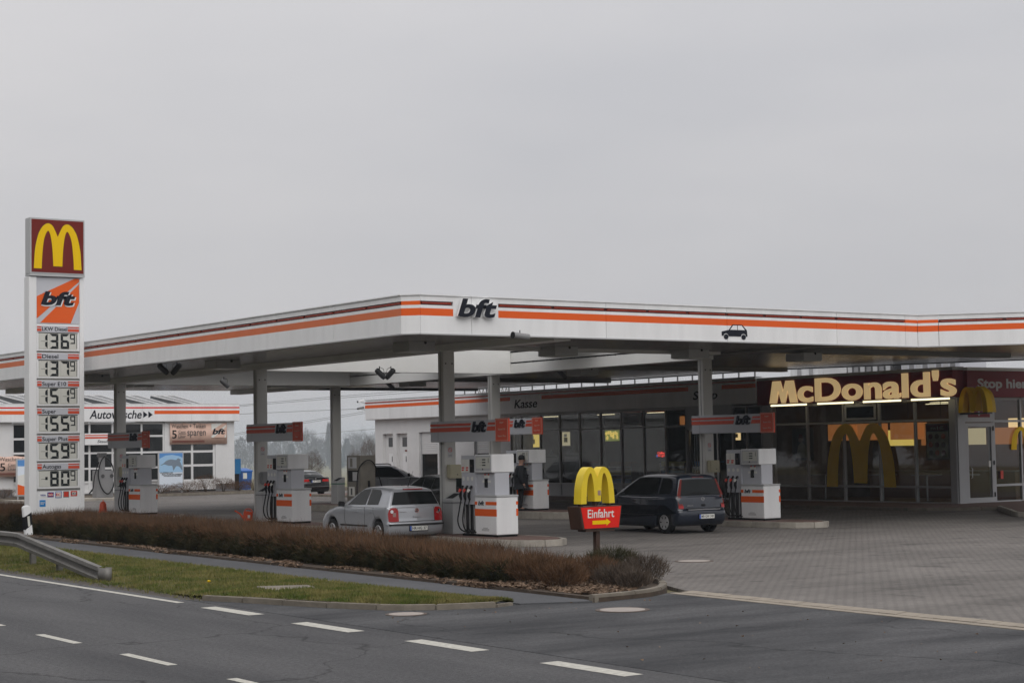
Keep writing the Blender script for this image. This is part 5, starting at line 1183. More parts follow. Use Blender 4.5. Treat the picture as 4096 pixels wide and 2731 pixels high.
# glazing
gx_ = [12.7 + .03] + [X_(v) for v in (70.2, 68.66, 67.12, 65.59, 64.05, 62.54, 60.99, 59.5, 58.15)]
grid(T, gx_, [.12, .70, 3.19, 3.92], .05, 'frame_grey', 'glass', .07, .12, solid=(0,))
MB().box(gx_[0], gx_[-1], -.02, .12, 3.925, 4.02).build('head_rail', 'light_grey', T)
vx = gx_[6]; MB().box(vx + .10, gx_[7] - .10, -.03, .0, 3.28, 3.86).build('vent_window_frame', 'frame_grey', T); MB().box(vx + .2, gx_[7] - .2, -.034, -.03, 3.36, 3.78).build('vent_window_glass', 'window_dark', T)
# door bay and bay beside the pillar
grid(T, [X_(58.15) + .03, X_(57.2), X_(56.25), X_(55.3)], [.12, 3.0], .12, 'steel', 'glass', .09, .12); MB().box(X_(58.2), X_(55.25), -.01, .15, 3.03, 4.02).build('door_header', 'frame_grey', T)
grid(T, [X_(55.25), X_(54.4), X_(53.5)], [.12, .70, 3.19, 3.92], .05, 'frame_grey', 'glass', .07, .12)
for k in range(6): MB().cyl((X_(57.9) + .15 * k, .25, .3), (X_(57.9) + .15 * k, .25, 2.95), .022, 8).build('reflection_bar', 'chrome', T)  # chrome uprights added to stand for the bright reflections in the door
MB().box(.4, 30.3, .301, 12.6, 0, .10).build('shop_floor', 'interior_floor', T); MB().box(.4, 30.3, .1, 12.6, 3.95, 4.0).build('ceiling', 'interior', T); MB().box(12.5, 30.3, 6.0, 6.1, .1, 3.95).build('partition', 'interior', T); MB().box(12.4, 12.52, .3, 6, .1, 3.95).build('partition', 'interior', T)
MB().box(0, 30.38, .0, 13, 4.02, 4.6).build('roof_slab', 'mid_grey', T)
for a, c, z0, z1 in ((14.6, 16.2, .75, 2.25), (16.7, 18.1, .75, 2.45)): MB().box(a, c, .01 + .02, .04, z0 + .1, z1).build('window_decal', 'mid_grey', T) if False else None
# shelves and counter
def shelf(x, y, w, h, label, rz=-90):
    p = (50.5 + y, 83.8 - x, .1); t = thing('shop_shelf', label, 'shelf', p, rz, 'shelves inside the shop')
    for s in (0, w - .04): MB().box(s, s + .04, 0, .45, 0, h).build('upright', 'dark_grey', t)
    for k in range(4):
        z = .1 + k * (h - .3) / 3; MB().box(.041, w - .041, 0, .45, z, z + .03).build('board', 'light_grey', t); MB().box(.1, w - .1, .05, .4, z + .031, z + .25).build('goods', ['interior_brown', 'maroon', 'poster_blue', 'sponge'][(k + int(x)) % 4], t)
for k, (x, y) in enumerate(((14.0, 2.6), (17.2, 2.4), (20.5, 2.8), (23.0, 2.6))): shelf(x, y, 1.8, 1.5, ['shelf of goods behind the first shop panes', 'shelf of goods behind the middle shop panes', 'shelf of goods behind the arch sign panes', 'shelf of goods next to the shop door'][k])
# illuminated signs inside
def litsign(Y0, Y1, z0, z1, m, label, X=52., txt=None, tm='neon_red'):
    t = thing('lit_sign', label, 'sign', (X, Y0, z0), -90, 'illuminated signs inside the shop')
    w = Y0 - Y1
    if txt:
        for k, s in enumerate(txt): text(t, 'lettering', s, .12, w, (z1 - z0) * (.52 - .5 * k), (z1 - z0) * (.95 - .5 * k), 0, tm, .02, bold=.005)
        MB().tube([(.06 + .05 * math.cos(a), 0, .06 + .05 * math.sin(a)) for a in np.linspace(0, 6.28, 14)], .008, 5).build('cup_icon', 'neon_blue', t); MB().box(0, w, .03, .05, -.02, z1 - z0).build('backing', 'black', t)
    else:
        o = MB().box(0, w, 0, .1, 0, z1 - z0).build('lit_panel', m, t); MB().box(-.03, w + .03, .02, .13, -.03, z1 - z0 + .03).build('frame', 'black', t)
        if m == 'screen_green':
            for k in range(12): MB().lathe([(.001, -.06), (.06, -.04), (.085, .0), (.06, .04), (.001, .06)], (random.uniform(.1, w - .1), -.02, random.uniform(.08, z1 - z0 - .08)), 10, 'x').build('fruit', 'screen_lit', o)
        else:
            MB().box(w * .25, w * .7, -.01, -.001, (z1 - z0) * .25, (z1 - z0) * .6).build('motif', 'sponge', o); MB().box(w * .3, w * .65, -.02, -.011, (z1 - z0) * .65, (z1 - z0) * .85).build('motif', 'plate_white', o)
litsign(73.4, 72.4, 2.35, 3.05, 'screen_lit', 'yellow lit advert panel left in the shop window'); litsign(72.1, 70.7, 2.4, 3.05, 'screen_lit', 'wide yellow lit advert panel above the far pump')
litsign(65.6, 64.55, 2.62, 3.12, 'screen_green', 'lit green and yellow fruit picture in the shop window'); litsign(68.9, 68.3, 2.45, 3.1, 'screen_white', 'small cream lit cigarette advert in the shop window')
litsign(61.95, 61.35, 1.85, 2.12, None, 'red neon Coffee to go sign in the shop window', 52., ['Coffee', 'to go']); litsign(56.9, 56.4, 2.55, 3.0, 'lamp_cream', 'cream lit sign in the shop doorway')
litsign(62.6, 61.0, 3.3, 3.7, 'lamp_orange', 'orange lit menu board high in the shop', 54.)
# shop security cameras
for z, l in ((5.0, 'upper white security camera on the shop corner'), (4.62, 'lower grey security camera on the shop corner')):
    t = thing('security_camera', l, 'camera', (50.2, 84.12, z), 0, 'security cameras on the shop corner')
    MB().bar((.05, .02, -.08), (-.12, .3, .0), .04).build('arm', 'light_grey', t); MB().bar((-.32, .32, .03), (.04, .30, .10), .11, .12).build('housing', 'white' if z > 4.8 else 'mid_grey', t, bevel=.02); MB().bar((-.36, .322, .02), (-.32, .32, .03), .08, .09).build('lens', 'black', t)
# roof items on the shop
def duct(Y0, Y1, X, z0, z1, m, label):
    t = thing('roof_unit', label, 'roof unit', (X, Y0, 5.07), -90, 'plant on the shop roof')
    w = Y0 - Y1; MB().box(0, w, 0, 1.6, z0 - 5.07, z1 - 5.07).build('casing', m, t, bevel=.03)
    for k in range(int(w / .35)): MB().box(.1 + k * .35, .34 + k * .35, -.012, -.002, z0 - 5.0, z1 - 5.15).build('louvre', 'mid_grey' if k % 2 else 'light_grey', t)
    for s in (.1, w - .2): MB().box(s, s + .1, .2, 1.4, -.05 - .4, z0 - 5.06).build('foot', 'dark_grey', t)
duct(55.9, 53.9, 54.5, 5.15, 6.2, 'light_grey', 'pale ventilation box on the roof left of the restaurant sign'); duct(52.6, 50.0, 54.5, 5.1, 6.0, 'dark_grey', 'dark louvred roof unit above the restaurant sign'); duct(49.6, 46.6, 54.5, 5.1, 6.1, 'head_grey', 'silver duct on the roof above the restaurant sign')
t = thing('roof_railing', 'steel railing along the flat shop roof', 'railing', (52.5, 80, 5.07), -90)
for k in range(25): MB().box(k, k + .05, 0, .05, -.5, .75).build('post', 'dark_grey', t)
for z in (.35, .72): MB().box(0, 24.05, .005, .045, z, z + .04).build('rail', 'dark_grey', t)
t = thing('roof_truss', 'grey lattice truss standing on the shop roof', 'truss', (53.5, 78.2, 5.07), -90)
for k in range(8):
    MB().bar((k * .35, 0, 0), ((k + 1) * .35, 0, .9), .03).build('brace', 'rail_steel', t); MB().bar((k * .35, 0, .9), ((k + 1) * .35, 0, 0), .03).build('brace', 'rail_steel', t)
for z in (0, .9): MB().bar((0, 0, z), (2.8, 0, z), .05).build('chord', 'rail_steel', t)
# ---- restaurant
mc = thing('restaurant_building', 'glass-fronted restaurant with dark red fascia and cream lettering', 'building', (50.5, 53.4, 0), -90); T = mc
MB().box(.0, 10.15, -.3, -.02, 3.93, 4.90).box(0, 10.14, -.0, .3, 3.93, 4.9).build('fascia', 'wine', T); MB().box(-.0, 10.16, -.31, .3, 4.905, 5.02).build('coping', 'light_grey', T)
MX = lambda px: 53.4 - onx(px, 1560, 50.15).y
MB().prism([(MX(3077) + a_ * (MX(3188) - MX(3077)), 3.97 + c_ * .885) for a_, c_ in ((0, 0), (.13, 1), (.40, 1), (.50, .5), (.60, 1), (.87, 1), (1, 0), (.75, 0), (.67, .58), (.56, 0), (.44, 0), (.33, .58), (.25, 0))], -.37, -.301).build('lettering', 'cream_added_glow', T)
text(T, 'lettering', "cDonald's", MX(3190), MX(3824), 3.96, 4.92, -.30, 'cream_added_glow', .07, bold=.028, spacing=1.03)
MB().box(.0, .44, -.05, .3, .1, 3.92).build('pillar', 'frame_grey', T); MB().box(9.72, 10.0, -.05, .3, .1, 3.92).build('pillar', 'frame_grey', T)
mx2 = [.46] + [53.4 - v for v in (50.94, 48.98, 47.14, 45.38, 43.7)]
grid(T, mx2, [.12, .70, 3.13, 3.88], .05, 'frame_grey', 'glass', .075, .12)
MB().box(mx2[2] + .12, mx2[3] - .12, -.03, .0, 3.22, 3.80).build('vent_window_frame', 'frame_grey', T); MB().box(mx2[2] + .22, mx2[3] - .22, -.034, -.03, 3.30, 3.72).build('vent_window_glass', 'window_dark', T)
MB().prism([(53.4 - 49.86 + a, .68 + c) for a, c in arches(3.56, 2.42)], -.075, -.068).build('window_arch', 'window_yellow', T)
MB().box(.05, 9.95, .3, 12.9, 0, .10).build('floor', 'interior_floor', T); MB().box(.05, 9.9, .1, 12.6, 3.93, 3.98).build('ceiling', 'interior', T); MB().box(.05, 9.9, 7.0, 7.1, .1, 3.93).build('partition', 'interior_brown', T); MB().box(.0, .06, .3, 7, .1, 3.93).build('partition', 'interior', T)
MB().box(0, 9.9, .31, 13, 4.0, 4.5).build('roof_slab', 'mid_grey', T)
XF = lambda u, v, w: (10.0 - v, u, w)
MB().box(.30, 16, -.3, .0, 3.93, 4.88).build('side_fascia', 'wine', T); MB().box(.30, 16, -.31, .1, 4.885, 5.0).build('side_coping', 'white', T)
text(T, 'lettering', 'Stop hier Au', .85, 4.62, 4.15, 4.60, -.301, 'light_grey', .01, bold=.03)
MB().box(.0, .40, -.06, .25, .1, 3.92).build('corner_pillar', 'frame_grey', T)
d = MB().box(.44, .58, -.03, .1, .12, 3.0).box(1.83, 1.97, -.03, .1, .12, 3.0).box(.581, 1.829, -.03, .1, 2.86, 3.0).box(.581, 1.829, -.03, .1, .12, .30).build('door', 'frame_grey', T)
MB().box(.585, 1.825, .0, .012, .31, 2.855).build('door_glass', 'glass', d); MB().tube([(.66, -.05, 1.0), (.66, -.10, 1.05), (.66, -.10, 1.35), (.66, -.05, 1.4)], .018, 6).build('door_handle', 'steel', d)
for z in (.4, 1.55, 2.8): MB().cyl((1.93, -.05, z - .08), (1.93, -.05, z + .08), .03, 8).build('hinge', 'dark_grey', d)
MB().box(1.68, 1.80, -.006, -.001, 1.4, 1.62).build('notice', 'plate_white', d)
fr_ = MB().box(.44, 1.97, -.02, .1, 3.03, 3.9).build('door_transom', 'frame_grey', T); MB().box(.60, 1.80, -.026, -.021, 3.2, 3.6).build('arrow_panel', 'wine', fr_); MB().prism([(1.2 - .05, 3.5), (1.2 - .05, 3.38), (1.2 - .14, 3.38), (1.2, 3.25), (1.2 + .14, 3.38), (1.2 + .05, 3.38), (1.2 + .05, 3.5)], -.030, -.027).build('down_arrow', 'light_grey', fr_)
grid(T, [2.03, 3.55, 5.0, 6.5, 8.0, 9.5], [.12, .72, 3.06, 3.88], .05, 'frame_grey', 'glass', .08, .12)
MB().box(2.3, 2.45, -.02, -.012, .95, 1.25).build('notice', 'card_red', T); MB().prism([(2.95 + a, 2.0 + c) for a, c in arches(1.9, .85)], -.012, -.006).build('window_arch', 'yellow', T)
XF = None
# corner arch sign, tubes, lamps, posters
t = thing('arch_sign', 'small yellow double arch sign projecting from the restaurant corner above the door', 'sign', (50.55, 43.34, 3.36), -90)
MB().prism(arches(1.32, .92), 0, .30).build('golden_arch', 'yellow', t, smooth=35); MB().prism([(a * .9 + .06, c * .9) for a, c in arches(1.32, .92)], .305, .55).build('rear_arch', 'window_yellow', t); MB().box(.0, 1.2, .1, .4, -.06, .0).build('bracket', 'dark_grey', t)
TU = [(52.43, 50.33), (49.85, 47.85), (47.46, 45.47), (45.08, 43.17)]
for k, (a, c) in enumerate(TU):
    t = thing('fluorescent_tube', ['lit tube lamp under the first letters of the restaurant name', 'lit tube lamp under the D and o of the restaurant name', 'lit tube lamp under the n and a of the restaurant name', 'lit tube lamp under the last letters of the restaurant name'][k], 'tube lamp', (50.0, a, 3.88), -90, 'tube lamps under the restaurant lettering')
    MB().cyl((.04, 0, 0), (a - c - .04, 0, 0), .03, 10).build('tube', 'tube_light', t, smooth=60); MB().box(0, .04, -.03, .22, -.03, .06).build('socket', 'light_grey', t); MB().box(a - c - .04, a - c, -.03, .22, -.03, .06).build('socket', 'light_grey', t); MB().box(.041, a - c - .041, .04, .2, .045, .06).build('reflector', 'light_grey', t)
t = thing('fluorescent_tube', 'lit tube lamp under the canopy edge beyond the corner arch sign', 'tube lamp', (51.9, 40.6, 4.86), -20, 'tube lamps under the restaurant lettering'); MB().cyl((0, 0, 0), (2.2, 0, 0), .035, 10).build('tube', 'tube_light', t, smooth=60); MB().box(0, 2.2, .04, .14, .02, .2).build('reflector', 'light_grey', t)
def drum(Y0, Y1, X, z0, z1, label, m='lamp_orange'):
    r = (Y0 - Y1) / 2; t = thing('drum_lamp', label, 'lamp', (X, (Y0 + Y1) / 2, z0), -90, 'drum lamps inside the restaurant')
    o = MB().lathe([(r, 0), (r, z1 - z0)], n=28, axis='z').build('shade', m, t, smooth=60); MB().cyl((0, 0, z1 - z0 - .05), (0, 0, 3.93 - z0), .01, 6).build('cord', 'black', t); MB().bar((-r, 0, z1 - z0 - .04), (r, 0, z1 - z0 - .04), .02).build('spider', 'black', t)
drum(52.2, 50.9, 53.2, 2.45, 3.1, 'orange drum lamp left of the window arch'); drum(50.6, 49.4, 53.2, 2.45, 3.1, 'orange drum lamp behind the left leg of the window arch'); drum(49.0, 47.6, 53.4, 2.45, 3.1, 'orange drum lamp behind the middle of the window arch'); drum(47.3, 46.0, 53.4, 2.45, 3.05, 'orange drum lamp right of the window arch'); drum(46.2, 45.0, 57.0, 2.55, 3.2, 'pale orange drum lamp behind the glass door', 'lamp_cream')
t = thing('light_strip', 'cream lit ceiling strip behind the last restaurant panes', 'lamp', (52.6, 45.3, 3.3), -90); MB().box(0, 1.7, 0, .12, 0, .32).build('panel', 'lamp_cream', t); MB().box(-.03, 1.73, .02, .16, -.03, .35).build('frame', 'black', t)
t = thing('wall_poster', 'dim poster of a figure in a red cap behind the first restaurant pane', 'poster', (51.6, 53.0 - .1, 1.68), -90); MB().box(0, 1.2, 0, .03, 0, 1.3).build('board', 'plinth_grey', t)
MB().prism([(.2, .1), (.9, .1), (.75, .6), (.55, .75), (.35, .6)], -.01, -.001).build('figure_torso', 'beige', t); MB().disc((.5, -.012, .85), .13, n=16).build('figure_head', 'skin', t); MB().prism([(.36, .9), (.64, .9), (.58, 1.05), (.42, 1.05)], -.016, -.013).build('figure_cap', 'maroon', t)
t = thing('menu_board', 'lit menu poster with rows of burgers headed M1€ in the restaurant window', 'menu board', (50.75, 45.12 - .1, 1.74), -90); MB().box(-.06, 1.06, .0, .05, -.06, 1.28).build('frame', 'dark_grey', t); MB().box(0, 1.0, -.01, -.001, .0, .98).build('menu_field', 'beige', t); MB().box(0, 1., -.01, -.001, 1.0, 1.22).build('menu_header', 'maroon', t)
text(t, 'lettering', 'm1€', .2, .8, 1.04, 1.18, -.011, 'beige', .003, bold=.02)
for r_ in range(3):
    for c_ in range(3): MB().lathe([(.001, 0), (.10, .004), (.10, .012), (.001, .02)], (.2 + .3 * c_, 0, 0), 12, 'z').build('burger_picture', ['interior_brown', 'orange_painted_sheen', 'maroon'][(r_ + c_) % 3], t).matrix_local = Matrix.Translation((0, -.03, .2 + .3 * r_)) @ Matrix.Rotation(R(90), 4, 'X') @ Matrix.Translation((0, 0, 0))
for k, (Y, X) in enumerate(((51.5, 52.0), (48.6, 52.2), (46.2, 52.0), (44.9, 52.6))):
    t = thing('restaurant_table', ['high table behind the first restaurant pane', 'table behind the window arch', 'table behind the right leg of the window arch', 'table beside the glass door'][k], 'table', (X, Y, .1), 0, 'tables inside the restaurant')
    MB().box(-.4, .4, -.4, .4, .98, 1.02).build('table_top', 'mid_grey', t); MB().cyl((0, 0, .03), (0, 0, .98), .035, 8).build('leg', 'steel', t); MB().cyl((0, 0, 0), (0, 0, .03), .25, 16).build('base', 'dark_grey', t)
def ceiling_lamp(X, Y, label):
    t = thing('ceiling_lamp', label, 'lamp', (X, Y, 3.93), 0, 'ceiling lamps behind the shop windows'); MB().box(-.1, .1, -.6, .6, -.05, .0).build('housing', 'light_grey', t); MB().box(-.08, .08, -.58, .58, -.062, -.051).build('diffuser', 'tube_light', t)
for k, (X, Y, l) in enumerate(((52.6, 70.5, 'ceiling lamp over the first shop shelf'), (52.8, 66.5, 'ceiling lamp near the lit fruit picture'), (52.8, 62.8, 'ceiling lamp near the neon coffee sign'), (53.0, 58.5, 'ceiling lamp inside the shop door'), (53.4, 51.0, 'ceiling lamp over the first restaurant table'), (54.5, 47.5, 'ceiling lamp behind the window arch'), (53.4, 44.6, 'ceiling lamp beside the restaurant corner'), (56.5, 49.5, 'ceiling lamp above the restaurant counter'))): ceiling_lamp(X, Y, l)
for k, (Y0, w, z0, h) in enumerate(((68.5, 1.2, .95, 1.3), (67.0, 1.3, .9, 1.45), (65.4, 1.2, 3.25, .6))):
    t = thing('window_poster', ['pale cup-shaped poster in the shop pane beside the far pump', 'pale bottle-shaped poster in the second shop pane', 'pale poster high in the third shop pane'][k], 'poster', (50.60, Y0, z0), -90, 'pale posters in the shop windows')
    MB().prism([(a * w, c * h) for a, c in catmull([(.08, .1), (.3, 0), (.7, 0), (.92, .1), (.97, .5), (.9, .8), (.6, .86), (.5, 1), (.4, .86), (.1, .8), (.03, .5)], 3, True)], 0, .012).build('sheet', 'mid_grey', t); MB().box(w * .1, w * .9, -.004, -.001, h * .72, h * .78).build('print_band', 'plinth_grey', t)
t = thing('service_counter', 'counter with dark front at the back of the restaurant', 'counter', (55.6, 52.5, .1), -90); MB().box(0, 7.5, 0, .7, 0, 1.05).build('front', 'interior_brown', t); MB().box(-.05, 7.55, -.05, .75, 1.05, 1.1).build('worktop', 'mid_grey', t)
for k in range(4): MB().box(.4 + 1.8 * k, 1.9 + 1.8 * k, .75, .8, 2.1, 2.75).build('menu_panel', ['screen_lit', 'lamp_orange', 'screen_white', 'lamp_orange'][k], t)
# walkway
b = MB().slab([(47.0, 84.5), (50.49, 84.5), (50.49, 43.35), (66, 43.35), (66, 40.0), (49.2, 40.0), (47.0, 42.2)], 0, .115)
wk = struct('walkway', b, 'red_paver'); kerbrun([(46.99, 84.5), (46.99, 42.2), (49.2, 39.98), (66, 39.98)], .14, 0, .12, wk, 'kerb', 1.2) if False else kerbrun([(46.99, 84.5), (46.99, 42.2), (49.2, 39.98), (66, 39.98)], -.16, 0, .112, wk, 'kerb', 1.2)
p = onz(4090, 2075); t = thing('pump_island', 'kerbed paved island in front of the restaurant door', 'traffic island', (p.x + 1.2, p.y, 0), -45, 'pump islands')
cap = [(-.9, 6), (-.9, .6), (-.5, .1), (0, 0), (.5, .1), (.9, .6), (.9, 6)]; MB().slab([(u * .85, v + .1) for u, v in cap], 0, .17).build('paved_top', 'red_paver', t); kerbrun(cap, .13, 0, .165, t, 'concrete', 1.)

# ---- car wash
wash = thing('car_wash_building', 'white car wash hall with orange striped fascia and Autowäsche lettering', 'building', (24, 98, 0), 0); T = wash
x = lambda X: X - 24
MB().box(-6, 25.45, -.3, .35, 4.28, 5.30).build('fascia', 'white_panel', T, bevel=.02); MB().box(25.0, 25.44, .36, 14, 4.28, 5.29).build('fascia', 'white_panel', T); MB().box(-6, 25, 4.0, 14, 4.6, 4.7).build('roof_slab', 'mid_grey', T); MB().box(-6, 25.46, -.31, .1, 5.301, 5.33).build('coping', 'white', T)
for k in range(9): MB().box(25.4 - 3.1 * k - .0, 25.406 - 3.1 * k, -.304, -.30, 4.28, 5.3).build('fascia_joint', 'light_grey', T) if k else None
MB().box(-6, x(39.6), -.304, -.3, 4.72, 4.92).build('orange_stripe', 'orange', T); MB().box(x(43.95), 25.45, -.304, -.3, 4.72, 4.92).build('orange_stripe', 'orange', T); MB().box(-6, 25.45, -.304, -.3, 5.05, 5.13).build('red_stripe', 'sign_red', T)
text(T, 'lettering', 'Autowäsche', x(39.95), x(43.15), 4.46, 4.95, -.301, 'navy', .01, bold=.015, shear=.22)
for k in range(2): MB().prism([(x(43.25 + .32 * k), 4.5), (x(43.25 + .32 * k + .27), 4.68), (x(43.25 + .32 * k), 4.88)], -.308, -.301).build('arrow_mark', 'navy', T)
segs = [(-6, x(35.55)), (x(37.2), x(38.4)), (x(44.72), x(45.05)), (x(48.0), 25.25)]
for a, c in segs[:2]: MB().box(a, c, 0, .3, .55, 4.28).build('wall', 'white_plaster', T)
b = MB()
for a, c in segs[2:]: b.box(a, c, 0, .3, .55, 4.28)
b.box(x(45.05), x(48.0), 0, .3, 3.05, 4.28); b.box(x(45.05), x(48.0), 0, .3, .25, .78); b.build('wall', 'white_plaster', T); MB().box(25.0, 25.25, .301, 13.9, .55, 4.28).build('wall', 'white_plaster', T)
for a, c in segs: MB().box(a, c, .02, .29, 0, .55).build('plinth', 'plinth_grey', T)
MB().box(25.02, 25.23, .3, 13.9, 0, .55).build('plinth', 'plinth_grey', T)
grid(T, [x(v) for v in (38.42, 40.1, 41.5, 43.3, 44.68)], [.25, .85, 1.62, 2.5, 3.45, 4.2], .12, 'frame_white', 'wash_glass', .11, .14, solid=(0,))
grid(T, [x(v) for v in (45.1, 46.5, 47.92)], [.80, 1.68, 2.5, 3.02], .12, 'frame_white', 'wash_glass', .13, .14)
grid(T, [x(35.58), x(37.17)], [.25, .9, 1.7, 2.55, 3.35, 4.2], .12, 'frame_white', 'wash_glass', .12, .14, solid=(0,))
MB().box(-6, 25.0, 4.5, 4.6, 0, 4.28).build('inner_wall', 'light_grey', T); MB().box(-6, 25, .35, 4.4, .0, .05).build('floor', 'concrete', T); MB().box(-6, 25.0, 13.6, 13.9, 0, 4.28).build('back_wall', 'white_plaster', T)
for k in range(6):
    rx = x(48.0) - 2.35 * (k + 1) - .3
    s_ = thing('roof_skylight', ['saw-tooth skylight at the right end of the car wash roof', 'second saw-tooth skylight from the right end of the car wash roof', 'third saw-tooth skylight from the right end of the car wash roof', 'fourth saw-tooth skylight from the right end of the car wash roof', 'fifth saw-tooth skylight from the right end of the car wash roof', 'sixth saw-tooth skylight from the right end of the car wash roof'][k], 'skylight', (24 + rx, 98.6, 5.3), 0, 'skylights on the car wash roof')
    A, B_, C_, D_ = (0, 0, -.1), (2.3, 0, -.1), (1.15, .0, .02), (1.15, 0, .42)
    MB().hexa([(0, .0, -.3), (2.2, 0, -.3), (2.2, 3, -.3), (0, 3, -.3), (1.2, .0, .0), (2.19, .0, .0), (1.6, 3, .62), (.1, 3, .62)]).build('pane', 'skylight_pane', s_)
    for a, c in (((.1, 2.99, .64), (1.6, 2.99, .64)), ((1.6, 2.99, .64), (2.2, -.02, .02)), ((.1, 2.99, .64), (1.2, -.02, .02)), ((.85, 2.99, .64), (1.7, -.02, .02))): MB().bar(a, c, .06).build('frame_bar', 'frame_white', s_)
def banner(X0, X1, z0, z1, Y, label, logo=True):
    t = thing('banner', label, 'banner', (X0, Y, z0), 0, 'salmon car wash banners'); w, h = X1 - X0, z1 - z0
    b = MB(); N = 16
    for i in range(N + 1):
        u = w * i / N; sag = .05 * math.sin(math.pi * (i / N * 4 % 1)) ; b.v += [(u, -.02 * math.sin(i * 1.3), 0), (u, -.03 * math.sin(i * 1.1 + 1), h - sag)]
    for i in range(N): b.f.append((2 * i, 2 * i + 2, 2 * i + 3, 2 * i + 1)); b.m.append(0)
    o = b.build('cloth', 'banner', t, smooth=60); md = o.modifiers.new('thickness', 'SOLIDIFY'); md.thickness = .006
    text(t, 'lettering', 'Waschen + Tanken', .1, w * .62, h * .76, h * .95, -.035, 'dark_grey', .003, bold=.0); text(t, 'lettering', '5', .12, .42, h * .28, h * .66, -.035, 'black', .003, bold=.005)
    text(t, 'lettering', 'Cent', w * .145, w * .27, h * .51, h * .65, -.035, 'dark_grey', .003); text(t, 'lettering', 'Liter', w * .145, w * .27, h * .30, h * .44, -.035, 'dark_grey', .003); MB().box(w * .14, w * .275, -.038, -.035, h * .47, h * .485).build('rule', 'dark_grey', t)
    text(t, 'lettering', 'sparen', w * .30, w * .62, h * .30, h * .62, -.035, 'dark_grey', .003)
    for k in range(2): MB().box(.12, w * .6, -.037, -.034, h * (.10 + .05 * k), h * (.12 + .05 * k)).build('small_print', 'maroon', t)
    if logo:
        l = MB().box(w * .72, w * .98, -.04, -.032, h * .3, h * .96).build('logo_field', 'plate_white', t); MB().prism([(w * .72, h * .38), (w * .72, h * .62), (w * .92, h * .96), (w * .98, h * .96), (w * .98, h * .9)], -.044, -.0405).build('logo_stripe', 'banner', l); MB().prism([(w * .76, h * .3), (w * .95, h * .3), (w * .98, h * .5), (w * .98, h * .8)], -.044, -.0405).build('logo_stripe', 'banner', l); bft(l, w * .735, w * .965, h * .45, h * .72, -.045, .006)
banner(45.02, 48.72, 2.93, 4.2, 97.93, 'salmon banner about saving five cents on the car wash corner'); banner(34.6, 38.6, 1.28, 2.42, 97.7, 'salmon banner about saving five cents half hidden by the price sign')
def poster(X0, X1, z0, z1, Y, label, text_rows, dolphin=True):
    t = thing('poster_frame', label, 'poster', (X0, Y, 0), 0, 'advertising posters in front of the car wash'); w, h = X1 - X0, z1 - z0
    MB().box(-.07, w + .07, 0, .08, z0 - .07, z1 + .07).build('frame', 'light_grey', t); MB().box(0, w, -.006, -.001, z0, z1).build('sheet', 'poster_pale', t)
    for s in (.0, w - .06): MB().box(s, s + .06, .02, .07, -.02, z0 - .071).build('leg', 'light_grey', t)
    q = lambda L: [(a * w, z0 + c * h) for a, c in L]
    MB().box(0, w, -.009, -.0065, z0 + .82 * h, z1).build('sky_field', 'poster_blue', t)
    if dolphin:
        MB().prism(q([(0, .45), (0, .84), (.25, .93), (.55, .95), (.85, .91), (1, .86), (1, .45)]), -.012, -.0095).build('water_field', 'poster_sky', t)
        MB().prism(q(catmull([(.04, .66), (.16, .70), (.30, .78), (.5, .82), (.72, .80), (.8, .85), (.93, .80), (.88, .77), (.97, .62), (.98, .5), (.86, .60), (.72, .62), (.6, .5), (.55, .63), (.40, .64), (.22, .68), (.12, .66)], 3, True)), -.016, -.0125).build('dolphin', 'dolphin', t)
    else: MB().prism(q([(0, 0), (1, 0), (1, .12), (0, .3)]), -.012, -.0095).build('orange_field', 'orange', t); MB().prism(q([(0, .3), (1, .12), (1, .45), (.5, .6), (0, .55)]), -.012, -.0095).build('water_field', 'plate_white', t)
    for k, (s, a, c, v) in enumerate(text_rows): text(t, 'lettering', s, a * w, c * w, z0 + v * h, z0 + (v + .035) * h, -.017, 'navy' if dolphin else 'plate_white', .002, bold=.02, shear=.1)
poster(43.65, 45.1, .42, 2.43, 96.4, 'blue dolphin poster in front of the car wash window', [('FLIPPERN SIE', .04, .58, .42), ('MAL DURCH UNSERE', .10, .97, .375), ('WASCHSTRASSE', .18, .92, .33), ('Ihr Team', .55, .95, .02)])
poster(34.2, 35.3, .35, 2.2, 93.5, 'blue and orange poster partly cut off left of the price sign', [('US', .75, .95, .70)], False)
# vacuum sign and vacuum station
t = thing('hanging_sign', 'striped board reading Staubsauger on the car wash front', 'sign', (39.7, 97.75, 2.97), 0); MB().box(0, 3.2, 0, .12, 0, .66).build('board', 'white_panel', t)
for v0, v1 in ((.52, .58), (.36, .46)): MB().box(0, 3.2, -.004, -.001, v0, v1).build('stripe', 'orange_red', t)
text(t, 'lettering', 'Staubsauger', .75, 2.3, .06, .28, -.001, 'navy', .006, bold=.01, shear=.2)
t = thing('vacuum_station', 'grey car vacuum station with a long looped black hose', 'vacuum cleaner', (37.6, 91.0, .12), 0)
MB().box(0, .95, 0, .6, 0, 1.45).build('cabinet', 'mid_grey', t, bevel=.02); MB().box(.28, .52, .1, .4, 1.45, 2.15).build('mast', 'mid_grey', t); MB().box(.22, .60, .05, .45, 2.15, 2.38).build('head', 'dark_grey', t)
for u in (.35, .85): MB().cyl((u, -.03, 1.15), (u, .0, 1.15), .1, 14).build('gauge', 'dark_grey', t)
MB().tube(catmull([(.5, -.05, 2.1), (.75, -.1, 1.9), (.95, -.12, 1.3), (.9, -.12, .6), (.6, -.12, .2), (.25, -.12, .5), (.05, -.12, 1.2), (.2, -.1, 1.9), (.45, -.05, 2.2)], 5), .035, 8).build('hose', 'rubber', t, smooth=60); MB().tube(catmull([(.1, -.1, 1.9), (-.15, -.12, 1.2), (-.25, -.12, .5), (-.45, -.12, .25), (-.3, -.12, .45)], 5), .03, 8).build('hose', 'rubber', t, smooth=60)
